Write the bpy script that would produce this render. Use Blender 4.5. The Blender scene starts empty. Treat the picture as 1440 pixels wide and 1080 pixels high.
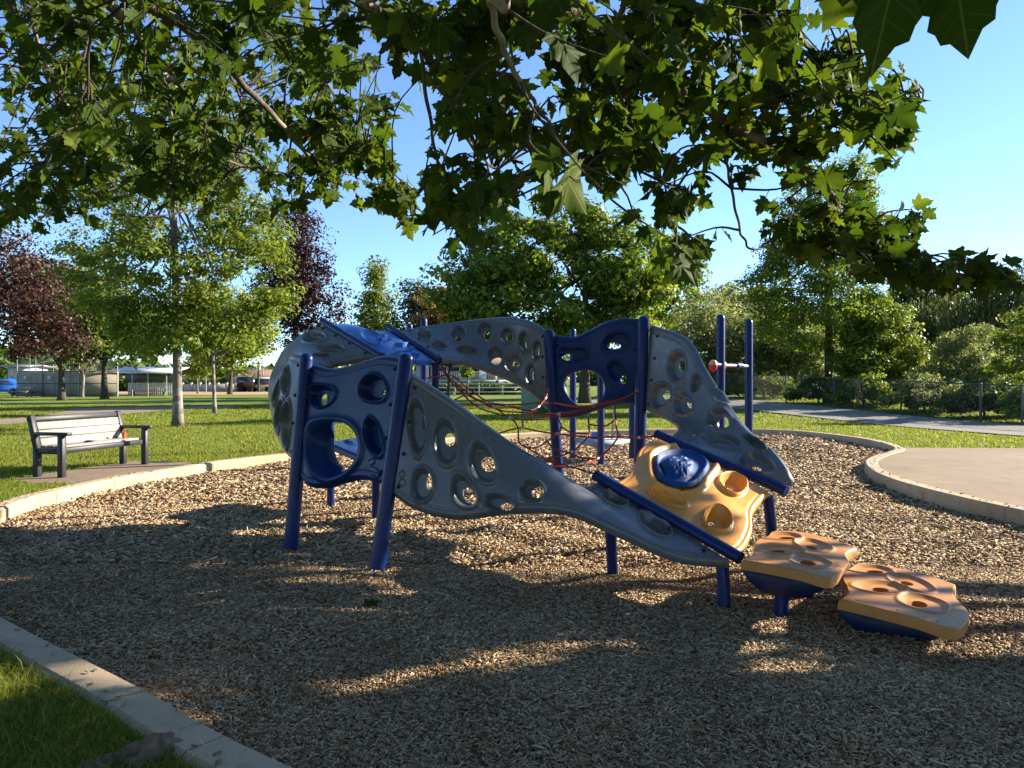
import bpy, math, random
import numpy as np
from mathutils import Vector, Matrix, geometry
R = random.Random(7); RS = np.random.RandomState(11)
F = 1082.0; CX = 720.0; HY = 535.0; CH = 1.5
scene = bpy.context.scene
COL = scene.collection
SUN_AZ = math.radians(22.0); SUN_EL = math.radians(23.0)
SUN = np.array([math.cos(SUN_AZ)*math.cos(SUN_EL), math.sin(SUN_AZ)*math.cos(SUN_EL), math.sin(SUN_EL)])

def U(px, py, Y):
    return np.array([(px-CX)/F*Y, Y, CH-(py-HY)/F*Y])
def G(px, py, z=0.0):
    Y = (CH-z)*F/(py-HY)
    return ((px-CX)/F*Y, Y)
def sstep(a, b, x):
    t = np.clip((np.asarray(x, float)-a)/(b-a), 0, 1)
    return t*t*(3-2*t)
LZ = 0.15
def terrain(x, y):
    return LZ + 0.45*sstep(21, 38, y)*sstep(4.5, 11, x)
def chipz(x, y):
    x = np.asarray(x, float); y = np.asarray(y, float)
    return (0.018*np.sin(x*1.7+0.6*y)*np.sin(y*1.3-0.4*x+1) + 0.010*np.sin(x*4.1+2*np.sin(y*2.3))*np.cos(y*3.7+x)
            + 0.030*np.exp(-((x+0.2)**2/5+(y-7.2)**2/2.5))*np.sin(x*6.3+y)*np.sin(y*5.2)+0.016*np.sin(x*2.9+1.3*y+2)*np.sin(y*2.2-0.7*x)*np.sin(0.9*x-y))
def unit(a):
    a = np.asarray(a, float)
    return a/np.maximum(np.linalg.norm(a, axis=-1, keepdims=True), 1e-9)
def inpoly(x, y, P):
    x = np.asarray(x); y = np.asarray(y); r = np.zeros(x.shape, bool); n = len(P)
    for i in range(n):
        x1, y1 = P[i]; x2, y2 = P[(i+1) % n]
        c = ((y1 > y) != (y2 > y))
        with np.errstate(divide='ignore', invalid='ignore'):
            xi = (x2-x1)*(y-y1)/((y2-y1) if y2 != y1 else 1e-12)+x1
        r ^= c & (x < xi)
    return r
def cr(P, t):
    """Catmull-Rom through P (k,d) at t in [0,1]"""
    P = np.asarray(P, float); k = len(P)
    E = np.vstack([2*P[0]-P[1], P, 2*P[-1]-P[-2]])
    s = np.clip(np.asarray(t, float), 0, 1)*(k-1)
    i = np.minimum(s.astype(int), k-2); f = (s-i)[..., None]
    a, b, c, d = E[i], E[i+1], E[i+2], E[i+3]
    return 0.5*((2*b)+(c-a)*f+(2*a-5*b+4*c-d)*f**2+(3*b-a-3*c+d)*f**3)

# ---------------------------------------------------------------- objects
def link(o, parent=None):
    COL.objects.link(o)
    if parent is not None:
        o.parent = parent
    return o
def mesh_np(name, V, Fs, mat=None, parent=None, smooth=False):
    """Fs: list of (m,k) index arrays"""
    me = bpy.data.meshes.new(name)
    V = np.asarray(V, np.float32)
    if not isinstance(Fs, (list, tuple)): Fs = [Fs]
    Fs = [np.asarray(f, np.int32) for f in Fs if len(f)]
    nl = sum(f.size for f in Fs); npoly = sum(len(f) for f in Fs)
    me.vertices.add(len(V)); me.vertices.foreach_set('co', V.ravel())
    me.loops.add(nl); me.loops.foreach_set('vertex_index', np.concatenate([f.ravel() for f in Fs]))
    me.polygons.add(npoly)
    tot = np.concatenate([np.full(len(f), f.shape[1], np.int32) for f in Fs])
    st = np.concatenate([[0], np.cumsum(tot)[:-1]]).astype(np.int32)
    me.polygons.foreach_set('loop_start', st)
    if smooth: me.polygons.foreach_set('use_smooth', np.ones(npoly, bool))
    me.update(calc_edges=True)
    if mat: me.materials.append(mat)
    o = bpy.data.objects.new(name, me)
    return link(o, parent)
class MB:
    """collects quads/tris from several shapes into one mesh"""
    def __init__(s): s.V = []; s.F = []; s.n = 0
    def add(s, V, Fs):
        for f in (Fs if isinstance(Fs, list) else [Fs]):
            s.F.append(np.asarray(f, np.int32)+s.n)
        s.V.append(np.asarray(V, float)); s.n += len(V); return s
    def box(s, c, size, rz=0.0, M=None):
        c = np.asarray(c, float); h = np.asarray(size, float)/2
        v = np.array([[x, y, z] for x in (-1, 1) for y in (-1, 1) for z in (-1, 1)])*h
        if M is not None: v = v@np.asarray(M).T
        if rz:
            ca, sa = math.cos(rz), math.sin(rz)
            v = v@np.array([[ca, sa, 0], [-sa, ca, 0], [0, 0, 1]])
        return s.add(v+c, np.array([[0, 1, 3, 2], [4, 6, 7, 5], [0, 4, 5, 1], [2, 3, 7, 6], [0, 2, 6, 4], [1, 5, 7, 3]]))
    def rbox(s, c, size, r=0.01, M=None):
        """box with chamfered edges"""
        h = np.asarray(size, float)/2; r = min(r, h.min()*0.9); vs = []
        for ax in range(3):
            for sx in (-1, 1):
                for sy in (-1, 1):
                    for sz in (-1, 1):
                        p = np.array([sx, sy, sz])*(h-r); p[ax] += (sx, sy, sz)[ax]*r; vs.append(p)
        bm = bmesh_hull(np.array(vs))
        v = bm[0]
        if M is not None: v = v@np.asarray(M).T
        return s.add(v+np.asarray(c, float), bm[1])
    def tube(s, P, r, seg=10, cap=True, dome=False):
        P = np.asarray(P, float); n = len(P); r = np.full(n, r) if np.isscalar(r) else np.asarray(r, float)
        if dome:
            d = unit(P[-1]-P[-2]); rr = r[-1]; ex = []; er = []
            for a in (0.35, 0.7, 1.0, 1.3, 1.5):
                ex.append(P[-1]+d*rr*math.sin(a)); er.append(rr*math.cos(a))
            P = np.vstack([P, ex]); r = np.concatenate([r, er]); n = len(P)
        T = unit(np.gradient(P, axis=0)); up = np.array([0, 0, 1.0])
        if abs(T[0, 2]) > 0.9: up = np.array([0, 1.0, 0])
        A = unit(np.cross(T[0], up)); ang = np.arange(seg)*2*math.pi/seg; V = []
        for i in range(n):
            A = A-T[i]*A.dot(T[i]); A = A/max(np.linalg.norm(A), 1e-9); B = np.cross(T[i], A)
            V.append(P[i]+r[i]*(np.cos(ang)[:, None]*A+np.sin(ang)[:, None]*B))
        V = np.vstack(V); i, j = np.meshgrid(np.arange(n-1), np.arange(seg), indexing='ij'); j2 = (j+1) % seg
        Q = np.stack([i*seg+j, i*seg+j2, (i+1)*seg+j2, (i+1)*seg+j], -1).reshape(-1, 4)
        Fs = [Q]
        if cap:
            V = np.vstack([V, P[:1], P[-1:]]); a = np.arange(seg); b = (a+1) % seg; m = n*seg
            Fs.append(np.stack([np.full(seg, m), b, a], -1)); Fs.append(np.stack([np.full(seg, m+1), (n-1)*seg+a, (n-1)*seg+b], -1))
        return s.add(V, Fs)
    def obj(s, name, mat=None, parent=None, smooth=False):
        ks = {}
        for f in s.F: ks.setdefault(f.shape[1], []).append(f)
        o = mesh_np(name, np.vstack(s.V), [np.vstack(v) for v in ks.values()], mat, parent, smooth)
        return o
import bmesh
def bmesh_hull(P):
    bm = bmesh.new()
    for p in P: bm.verts.new(p)
    bmesh.ops.convex_hull(bm, input=bm.verts)
    bm.verts.index_update()
    V = np.array([v.co[:] for v in bm.verts]); Fc = np.array([[v.index for v in f.verts] for f in bm.faces]); bm.free()
    return V, Fc
def autosmooth(o, deg=35):
    me = o.data
    me.polygons.foreach_set('use_smooth', np.ones(len(me.polygons), bool))
    try: me.set_sharp_from_angle(angle=math.radians(deg))
    except Exception: pass
    return o
def tag(o, label, cat=None, group=None, kind=None):
    if label: o['label'] = label
    if cat: o['category'] = cat
    if group: o['group'] = group
    if kind: o['kind'] = kind
    return o
def thing(name, label, cat, loc=(0, 0, 0), group=None):
    o = bpy.data.objects.new(name, None); o.location = tuple(float(v) for v in loc); o.empty_display_size = 0.2; link(o)
    return tag(o, label, cat, group)
def adopt(o, root):
    """parent o (built in world coordinates) under root, keeping its place"""
    o.parent = root
    o.matrix_parent_inverse = Matrix.Translation(root.location).inverted()
    return o

# ---------------------------------------------------------------- materials
class NT:
    def __init__(s, name):
        s.m = bpy.data.materials.new(name); s.m.use_nodes = True; s.t = s.m.node_tree
        s.t.nodes.clear(); s.out = s.n('ShaderNodeOutputMaterial')
    def n(s, kind, **kw):
        nd = s.t.nodes.new(kind)
        for k, v in kw.items():
            if k.startswith('i_'): nd.inputs[k[2:].replace('_', ' ')].default_value = v
            else: setattr(nd, k, v)
        return nd
    def l(s, a, b): s.t.links.new(a, b)
    def coord(s, kind='Object'):
        return s.n('ShaderNodeTexCoord').outputs[kind]
    def noise(s, vec, scale, detail=4, rough=0.55, dist=0.0):
        nd = s.n('ShaderNodeTexNoise'); nd.inputs['Scale'].default_value = scale; nd.inputs['Detail'].default_value = detail
        nd.inputs['Roughness'].default_value = rough; nd.inputs['Distortion'].default_value = dist
        if vec is not None: s.l(vec, nd.inputs['Vector'])
        return nd.outputs['Fac']
    def ramp(s, fac, stops):
        nd = s.n('ShaderNodeValToRGB'); el = nd.color_ramp.elements
        while len(el) < len(stops): el.new(0.5)
        for e, (p, c) in zip(el, stops):
            e.position = p; e.color = (c, c, c, 1) if np.isscalar(c) else (*c[:3], 1)
        s.l(fac, nd.inputs['Fac']); return nd.outputs['Color']
    def mix(s, fac, a, b, blend='MIX'):
        nd = s.n('ShaderNodeMix', data_type='RGBA', blend_type=blend)
        for sock, v in ((nd.inputs[0], fac), (nd.inputs[6], a), (nd.inputs[7], b)):
            if hasattr(v, 'is_linked') or isinstance(v, bpy.types.NodeSocket): s.l(v, sock)
            elif np.isscalar(v): sock.default_value = v if sock == nd.inputs[0] else (v, v, v, 1)
            else: sock.default_value = (*v[:3], 1)
        return nd.outputs[2]
    def math(s, op, a, b=0.0):
        nd = s.n('ShaderNodeMath', operation=op)
        for k, v in enumerate((a, b)):
            if isinstance(v, bpy.types.NodeSocket): s.l(v, nd.inputs[k])
            else: nd.inputs[k].default_value = v
        return nd.outputs[0]
    def bump(s, h, strength=0.3, dist=0.01, prev=None):
        nd = s.n('ShaderNodeBump'); nd.inputs['Strength'].default_value = strength; nd.inputs['Distance'].default_value = dist
        s.l(h, nd.inputs['Height'])
        if prev is not None: s.l(prev, nd.inputs['Normal'])
        return nd.outputs['Normal']
    def bsdf(s, color, rough=0.6, normal=None, metallic=0.0, spec=0.5, coat=0.0):
        b = s.n('ShaderNodeBsdfPrincipled')
        for k, v in (('Base Color', color), ('Roughness', rough)):
            if isinstance(v, bpy.types.NodeSocket): s.l(v, b.inputs[k])
            else: b.inputs[k].default_value = v if np.isscalar(v) else (*v[:3], 1)
        b.inputs['Metallic'].default_value = metallic; b.inputs['Specular IOR Level'].default_value = spec
        b.inputs['Coat Weight'].default_value = coat
        if normal is not None: s.l(normal, b.inputs['Normal'])
        return b.outputs[0]
    def done(s, sh): s.l(sh, s.out.inputs['Surface']); return s.m

def plastic(name, c, rough=0.42, dust=0.25, spec=0.5):
    t = NT(name); co = t.coord()
    n1 = t.noise(co, 3.0, 5); n2 = t.noise(co, 45, 3); n3 = t.noise(co, 11, 6, 0.7)
    base = t.mix(t.ramp(n1, [(0.3, 0.0), (0.75, 1.0)]), tuple(0.86*v for v in c), tuple(min(1, 1.1*v+0.004) for v in c))
    dustc = tuple(0.6*v+0.06*k for v, k in zip(c, (1.0, 0.9, 0.75)))
    base = t.mix(t.math('MULTIPLY', t.ramp(n3, [(0.52, 0.0), (0.78, 1.0)]), dust), base, dustc)
    sc = t.n('ShaderNodeMapping'); sc.inputs['Scale'].default_value = (9, 70, 30); t.l(co, sc.inputs['Vector'])
    scr = t.ramp(t.noise(sc.outputs[0], 2.0, 2), [(0.66, 0.0), (0.72, 1.0)])
    base = t.mix(t.math('MULTIPLY', scr, 0.16), base, tuple(min(1, 1.5*v+0.05) for v in c))
    rg = t.ramp(n3, [(0.3, rough-0.06), (0.8, rough+0.2)])
    return t.done(t.bsdf(base, rg, t.bump(n2, 0.10, 0.004), spec=spec))
def simple(name, c1, c2=None, scale=8, rough=0.7, bump=0.2, bscale=40, metallic=0.0, dist=0.01, spec=0.4):
    t = NT(name); co = t.coord(); c2 = c2 or tuple(0.7*v for v in c1)
    f = t.ramp(t.noise(co, scale, 5, 0.6), [(0.3, 0.0), (0.7, 1.0)])
    return t.done(t.bsdf(t.mix(f, c1, c2), rough, t.bump(t.noise(co, bscale, 4), bump, dist), metallic, spec))
def leafmat(name, c1, c2, c3=None, trans=0.45, rough=0.5, tr_mul=(1.5, 1.6, 0.9), gloss=0.25, spread=(0.05, 0.95)):
    """foliage: each leaf its own tone, light passes through"""
    t = NT(name); g = t.n('ShaderNodeNewGeometry'); wm = lambda c: (c[0]*1.22, c[1], c[2]*0.75)
    c1, c2, c3 = wm(c1), wm(c2), (wm(c3) if c3 else None)
    st = [(spread[0], c1), (spread[1], c2)] if c3 is None else [(0.02, c1), (0.6, c2), (0.97, c3)]
    col = t.ramp(g.outputs['Random Per Island'], st)
    co = t.coord(); col = t.mix(t.math('MULTIPLY', t.noise(co, 25, 3), 0.5), col, tuple(0.7*v for v in c1))
    d = t.bsdf(col, rough, spec=gloss)
    tr = t.n('ShaderNodeBsdfTranslucent'); t.l(t.mix(1.0, col, tr_mul, 'MULTIPLY'), tr.inputs['Color'])
    mx = t.n('ShaderNodeMixShader'); mx.inputs[0].default_value = trans
    t.l(d, mx.inputs[1]); t.l(tr.outputs[0], mx.inputs[2])
    return t.done(mx.outputs[0])
def barkmat(name, c1, c2, patch=None, scale=6):
    t = NT(name); co = t.coord(); mp = t.n('ShaderNodeMapping'); mp.inputs['Scale'].default_value = (1, 1, 0.25); t.l(co, mp.inputs['Vector'])
    a = t.noise(mp.outputs[0], scale*3, 6, 0.7); col = t.mix(t.ramp(a, [(0.35, 0.0), (0.65, 1.0)]), c1, c2)
    if patch: col = t.mix(t.ramp(t.noise(co, scale, 3, 0.5), [(0.5, 0.0), (0.58, 1.0)]), col, patch)
    return t.done(t.bsdf(col, 0.9, t.bump(a, 0.8, 0.03), spec=0.2))

M = {}
M['grey'] = plastic('grey_plastic', (0.108, 0.115, 0.118), 0.24, 0.04, 0.55)
M['navy'] = plastic('navy_plastic', (0.003, 0.021, 0.092), 0.30, 0.03, 0.22)
M['sunlit_blue'] = plastic('sunlit_blue_plastic', (0.02, 0.13, 0.42), 0.33, 0.10)  # the navy plastic lightened: sun on the high panel put into the colour
M['insert'] = plastic('insert_blue_plastic', (0.006, 0.05, 0.19), 0.55, 0.04, 0.2)
M['yellow'] = plastic('yellow_plastic', (0.70, 0.29, 0.028), 0.36, 0.06)
M['orange'] = plastic('orange_plastic', (0.45, 0.195, 0.04), 0.45, 0.3, 0.3)
M['blue_metal'] = plastic('blue_powder_coat', (0.0015, 0.017, 0.108), 0.30, 0.02, 0.3)
M['bolt'] = simple('bolt_steel', (0.02, 0.02, 0.025), rough=0.45, bump=0.05)
M['rope'] = simple('red_rope', (0.34, 0.035, 0.022), (0.22, 0.022, 0.016), 60, 0.8, 0.6, 220)
M['clamp'] = simple('clamp_alloy', (0.55, 0.53, 0.5), (0.3, 0.29, 0.28), 30, 0.42, 0.1, 60, 0.7)
# ================================================================ ground
def chips_base():
    t = NT('wood_chip_bed'); co = t.coord()
    v = t.n('ShaderNodeTexVoronoi'); mp = t.n('ShaderNodeMapping'); mp.inputs['Scale'].default_value = (1, 1.9, 1)
    w = t.n('ShaderNodeTexNoise'); w.inputs['Scale'].default_value = 5; t.l(co, w.inputs['Vector'])
    t.l(t.mix(0.35, co, w.outputs['Color'], 'ADD'), mp.inputs['Vector']); t.l(mp.outputs[0], v.inputs['Vector'])
    v.inputs['Scale'].default_value = 24
    sep = t.n('ShaderNodeSeparateColor'); t.l(v.outputs['Color'], sep.inputs[0])
    c = t.ramp(sep.outputs[0], [(0.0, (0.08, 0.04, 0.017)), (0.35, (0.17, 0.09, 0.038)), (0.7, (0.32, 0.19, 0.08)), (1.0, (0.48, 0.32, 0.16))])
    big = t.ramp(t.noise(co, 0.9, 5), [(0.35, 0.7), (0.65, 1.05)])
    c = t.mix(1.0, c, big, 'MULTIPLY')
    h = t.math('ADD', sep.outputs[1], t.math('MULTIPLY', t.noise(co, 60, 3), 0.5))
    return t.done(t.bsdf(c, 0.95, t.bump(h, 1.0, 0.03), spec=0.15))
def chip_mat():
    t = NT('wood_chip'); g = t.n('ShaderNodeNewGeometry'); co = t.coord()
    c = t.ramp(g.outputs['Random Per Island'], [(0.0, (0.13, 0.064, 0.025)), (0.2, (0.26, 0.158, 0.075)), (0.5, (0.45, 0.303, 0.158)), (0.8, (0.62, 0.462, 0.27)), (1.0, (0.77, 0.63, 0.43))])
    big = t.ramp(t.noise(co, 0.8, 5), [(0.35, 0.72), (0.65, 1.08)])
    c = t.mix(1.0, c, big, 'MULTIPLY')
    mp = t.n('ShaderNodeMapping'); mp.inputs['Scale'].default_value = (60, 60, 200); t.l(co, mp.inputs['Vector'])
    c = t.mix(t.math('MULTIPLY', t.noise(mp.outputs[0], 3, 3), 0.5), c, (0.11, 0.065, 0.035))
    return t.done(t.bsdf(c, 0.85, t.bump(t.noise(co, 300, 2), 0.3, 0.003), spec=0.25))
def lawn_mat():
    t = NT('lawn'); co = t.coord()
    a = t.noise(co, 0.35, 5, 0.6); b = t.noise(co, 9, 5, 0.65); d = t.noise(co, 70, 3, 0.6)
    c = t.mix(t.ramp(b, [(0.3, 0.0), (0.72, 1.0)]), (0.10, 0.155, 0.02), (0.21, 0.27, 0.04))
    c = t.mix(t.math('MULTIPLY', t.ramp(a, [(0.45, 0.0), (0.7, 1.0)]), 0.6), c, (0.26, 0.265, 0.06))
    c = t.mix(t.ramp(t.noise(co, 3.3, 4), [(0.66, 0.0), (0.74, 0.6)]), c, (0.13, 0.10, 0.05))
    return t.done(t.bsdf(c, 0.9, t.bump(t.math('ADD', d, t.math('MULTIPLY', b, 2.0)), 1.0, 0.06), spec=0.15))
def concrete(name, c, speck=0.3, scale=1.0):
    t = NT(name); co = t.coord()
    a = t.noise(co, 1.3*scale, 6, 0.65); b = t.noise(co, 140*scale, 2, 0.5); e = t.noise(co, 8*scale, 6, 0.7)
    col = t.mix(t.ramp(a, [(0.3, 0.0), (0.7, 1.0)]), tuple(0.78*v for v in c), tuple(1.1*v for v in c))
    col = t.mix(t.ramp(b, [(0.4, 0.0), (0.7, speck)]), col, tuple(0.45*v for v in c))
    col = t.mix(t.ramp(e, [(0.50, 0.0), (0.72, 0.7)]), col, tuple(0.55*v*k for v, k in zip(c, (1, 0.94, 0.84))))
    return t.done(t.bsdf(col, 0.9, t.bump(t.math('ADD', b, e), 0.35, 0.006), spec=0.2))
M['lawn'] = lawn_mat(); M['kerb'] = concrete('kerb_concrete', (0.50, 0.385, 0.245), 0.5)
M['plaza'] = concrete('exposed_aggregate', (0.29, 0.215, 0.14), 0.6, 0.55)
M['pad'] = concrete('pad_concrete', (0.23, 0.17, 0.115), 0.4)
M['path'] = concrete('asphalt_path', (0.25, 0.232, 0.20), 0.5)
M['dirtpath'] = concrete('brown_path', (0.27, 0.205, 0.14), 0.3)
M['infield'] = simple('infield_dirt', (0.42, 0.25, 0.13), (0.36, 0.22, 0.12), 0.3, 0.95, 0.2)

pit_ctrl = [(5.8, 0.2), (3.6, 0.35), (1.6, 1.12), (0.3, 1.95), (-0.685, 2.62), (-1.19, 3.0), (-1.615, 3.36), (-2.92, 4.39), (-4.15, 5.45), (-4.95, 6.7),
            (-5.28, 7.94), (-5.47, 8.75), (-5.48, 9.17), (-5.41, 10.2), (-5.3, 10.8), (-5.06, 11.6), (-4.75, 12.7), (-4.08, 13.9), (-3.3, 15.3), (-1.5, 17.7), (0.6, 19.6),
            (3.1, 20.8), (5.5, 21.1), (7.3, 20.6), (7.95, 18.6), (7.95, 16.8), (7.5, 15.1), (6.6, 13.9), (5.87, 12.8), (5.36, 11.5), (5.12, 10.3),
            (5.1, 9.0), (5.22, 7.9), (5.5, 6.5), (6.0, 4.5), (6.3, 2.5), (6.2, 1.1)]
pc = np.array(pit_ctrl+pit_ctrl[:3]); _n = len(pit_ctrl)
_t = np.linspace(1, _n+1, 361)[:-1]/(len(pc)-1)
PIT = cr(pc, _t)
_d = np.roll(PIT, -1, 0)-np.roll(PIT, 1, 0); PN = unit(np.stack([-_d[:, 1], _d[:, 0]], 1))
_area = 0.5*np.sum(PIT[:, 0]*np.roll(PIT[:, 1], -1)-np.roll(PIT[:, 0], -1)*PIT[:, 1])
if _area > 0: PN = -PN           # outward
KW = 0.2
PITO = PIT+PN*KW
# chip bed
gx, gy = np.meshgrid(np.arange(-6.5, 9.5, 0.16), np.arange(-0.6, 22.6, 0.16), indexing='ij')
nx, ny = gx.shape
V = np.stack([gx, gy, chipz(gx, gy)], -1).reshape(-1, 3)
i, j = np.meshgrid(np.arange(nx-1), np.arange(ny-1), indexing='ij')
Q = np.stack([i*ny+j, (i+1)*ny+j, (i+1)*ny+j+1, i*ny+j+1], -1).reshape(-1, 4)
tag(mesh_np('ground', V, Q, chips_base(), smooth=True), 'brown wood chip bed of the play area', kind='structure')
# loose chips
def scatter_chips():
    P = []; S = []
    for y0, y1, dens, sc in ((1.9, 4.2, 8800, 0.55), (4.2, 6.2, 5200, 0.66), (6.2, 9.5, 1500, 1.18), (9.5, 14, 520, 1.8), (14, 21.3, 200, 2.6)):
        A = 2*0.7*y1*(y1-y0); A += 2*1.4*(y1-y0); n = int(A*dens)
        y = RS.uniform(y0, y1, n); x = RS.uniform(-0.7*y1-1.4, 0.7*y1+1.4, n)
        k = (np.abs(x) < 0.69*y+0.1) | ((np.abs(x) < .69*y+1.4) & (RS.rand(n) < .5)) & inpoly(x, y, PIT-PN*0.03); x, y = x[k], y[k]
        P.append(np.stack([x, y], 1)); S.append(np.full(len(x), sc))
    P = np.vstack(P); S = np.concatenate(S); n = len(P)
    L = S*np.exp(RS.normal(math.log(0.036), 0.38, n)); W = S*np.exp(RS.normal(math.log(0.0105), 0.35, n)); T = 0.005*S**0.7*RS.uniform(0.6, 1.6, n)
    yaw = RS.uniform(0, 2*math.pi, n); p = RS.normal(0, 0.22, n); r = RS.normal(0, 0.35, n)
    cx, sx = np.cos(yaw), np.sin(yaw)
    ax = np.stack([cx*np.cos(p), sx*np.cos(p), np.sin(p)], 1)
    b0 = np.stack([-sx, cx, np.zeros(n)], 1); c0 = np.cross(ax, b0)
    by = b0*np.cos(r)[:, None]+c0*np.sin(r)[:, None]; cz = np.cross(ax, by)
    C = np.stack([P[:, 0], P[:, 1], chipz(P[:, 0], P[:, 1])+0.004*S+np.abs(np.sin(p))*L*0.3+RS.uniform(0, 0.010, n)*S], 1)
    tip = RS.uniform(0.25, 1.0, n)
    e = RS.choice(n, 420, replace=False); kk = RS.randint(0, len(PIT), 420); kp = PIT[kk]+PN[kk]*(RS.uniform(0.02, .19, 420)**1.0)[:, None]
    C[e] = np.stack([kp[:, 0], kp[:, 1], np.full(420, 0.179)], 1); ok = np.abs(C[e][:, 0]) < 5.6
    L[e] = RS.uniform(.015, .045, 420); W[e] = RS.uniform(.005, .012, 420)
    vs = []
    for (a, b, c) in ((-1, -1, 1), (1, -1, 1), (1, 1, 1), (-1, 1, 1), (-1, -1, -1), (1, -1, -1), (1, 1, -1), (-1, 1, -1)):
        k = tip if a > 0 else np.ones(n)
        vs.append(C+ax*(a*L/2)[:, None]+by*(b*W/2*k)[:, None]+cz*(c*T/2)[:, None])
    V = np.stack(vs, 1).reshape(-1, 3)
    f = np.array([[0, 1, 2, 3], [4, 5, 1, 0], [5, 6, 2, 1], [6, 7, 3, 2], [7, 4, 0, 3]])
    Fq = (np.arange(n)[:, None, None]*8+f[None]).reshape(-1, 4)
    o = mesh_np('wood_chips', V, Fq, chip_mat())
    tag(o, 'loose brown and tan wood chips covering the play area', kind='stuff')
    print('chips', n)
scatter_chips()
# kerb segments
def kerb():
    m = MB(); n = len(PIT)
    prof = [(0.0, -0.12), (0.0, 0.145), (0.025, 0.172), (KW-0.025, 0.172), (KW, 0.15), (KW, 0.02)]
    seg = 12; k0 = 0
    while k0 < n:
        idx = [(k0+q) % n for q in range(seg+1)]
        P = PIT[idx].copy(); N = PN[idx]
        d0 = unit(P[1]-P[0]); d1 = unit(P[-1]-P[-2]); P[0] = P[0]+d0*0.005; P[-1] = P[-1]-d1*0.005
        V = []
        for p, q in zip(P, N):
            for (o, z) in prof: V.append([p[0]+q[0]*o, p[1]+q[1]*o, z])
        kk = len(prof); F_ = []
        for a in range(seg):
            for b in range(kk-1): F_.append([a*kk+b, (a+1)*kk+b, (a+1)*kk+b+1, a*kk+b+1])
        m.add(V, np.array(F_)); m.F.append(np.array([[0, 1, 2, 3], [0, 3, 4, 5]])+m.n-len(V)); e = seg*kk+m.n-len(V)
        m.F.append(np.array([[3, 2, 1, 0], [5, 4, 3, 0]])+e)
        k0 += seg
    o = m.obj('kerb', M['kerb']); autosmooth(o, 30)
    tag(o, 'pale concrete kerb round the wood chip play area', kind='structure')
kerb()
# lawn with a hole for the pit
def lawn():
    pts = [tuple(p) for p in (PIT+PN*(KW*0.5))]; n = len(pts); ed = [(a, (a+1) % n) for a in range(n)]
    hole = np.array(pts)
    for rr, cnt in ((60, 40), (110, 40), (250, 40), (900, 48)):
        for a in range(cnt): pts.append((rr*math.cos(a*2*math.pi/cnt), 15+rr*math.sin(a*2*math.pi/cnt)))
    gx, gy = np.meshgrid(np.arange(-27, 30, 1.5), np.arange(-6, 56, 1.5)); gx = gx.ravel()+0.013; gy = gy.ravel()+0.017
    rr = np.hypot(gx, gy-15) < 56
    far = np.min(np.hypot(gx[:, None]-hole[None, :, 0], gy[:, None]-hole[None, :, 1]), 1) > 0.4
    k = rr & far & ~inpoly(gx, gy, hole)
    pts += list(zip(gx[k], gy[k]))
    r = geometry.delaunay_2d_cdt([Vector(p) for p in pts], ed, [], 0, 1e-5)
    v2 = np.array([p[:] for p in r[0]]); tri = np.array([f for f in r[2] if len(f) == 3])
    c = v2[tri].mean(1); tri = tri[~inpoly(c[:, 0], c[:, 1], hole)]
    V = np.stack([v2[:, 0], v2[:, 1], terrain(v2[:, 0], v2[:, 1])], 1)
    a, b, c = V[tri[:, 0]], V[tri[:, 1]], V[tri[:, 2]]
    fl = np.cross(b-a, c-a)[:, 2] < 0; tri[fl] = tri[fl][:, ::-1]
    tag(mesh_np('lawn', V, tri, M['lawn'], smooth=True), 'mown green park lawn', kind='structure')
lawn()
def sheet(name, poly, mat, z, label, step=0.8, kind='structure'):
    poly = np.array(poly, float); n = len(poly); pts = []; 
    for a in range(n):
        p, q = poly[a], poly[(a+1) % n]; k = max(1, int(np.hypot(*(q-p))/step))
        for b in range(k): pts.append(tuple(p+(q-p)*b/k))
    nb = len(pts); ed = [(a, (a+1) % nb) for a in range(nb)]; B = np.array(pts)
    lo, hi = B.min(0), B.max(0); gx, gy = np.meshgrid(np.arange(lo[0], hi[0], step), np.arange(lo[1], hi[1], step)); gx = gx.ravel()+.011; gy = gy.ravel()+.007
    k = inpoly(gx, gy, B) & (np.min(np.hypot(gx[:, None]-B[None, :, 0], gy[:, None]-B[None, :, 1]), 1) > step*0.3)
    pts += list(zip(gx[k], gy[k]))
    r = geometry.delaunay_2d_cdt([Vector(p) for p in pts], ed, [], 0, 1e-5)
    v2 = np.array([p[:] for p in r[0]]); tri = np.array([f for f in r[2] if len(f) == 3]); c = v2[tri].mean(1); tri = tri[inpoly(c[:, 0], c[:, 1], B)]
    V = np.stack([v2[:, 0], v2[:, 1], terrain(v2[:, 0], v2[:, 1])+z], 1)
    a, b, c = V[tri[:, 0]], V[tri[:, 1]], V[tri[:, 2]]; fl = np.cross(b-a, c-a)[:, 2] < 0; tri[fl] = tri[fl][:, ::-1]
    return tag(mesh_np(name, V, tri, mat, smooth=True), label, kind=kind)
kr = [tuple(p+q*KW*0.7) for p, q in zip(PIT, PN) if p[0] > 5.0 and 0.9 < p[1] < 15.6 and q[0] > 0.0]
kr = sorted(kr, key=lambda p: -p[1])
PLAZA = [(13.5, 14.9), (11, 15.2)]+[(8.35, 15.4)]+kr+[(7, -3), (20, -3)]
sheet('plaza', PLAZA, M['plaza'], 0.006, 'round paved area of brown exposed aggregate behind the kerb')
PADP = [G(58, 676, LZ), G(98, 682, LZ)]+[tuple(p+q*KW*0.6) for p, q in zip(PIT, PN) if p[0] < -3.9 and 9.3 < p[1] < 14.0 and q[0] < 0]
_kp = sorted([p for p in PADP[2:]], key=lambda p: p[1])
PADP = [(-6.8, 10.5), (-6.3, 10.1)]+[p for p in _kp if 10.0 < p[1] < 12.2]+[(-5.3, 12.7), (-6.3, 12.85), (-6.55, 12.0)]
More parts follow.
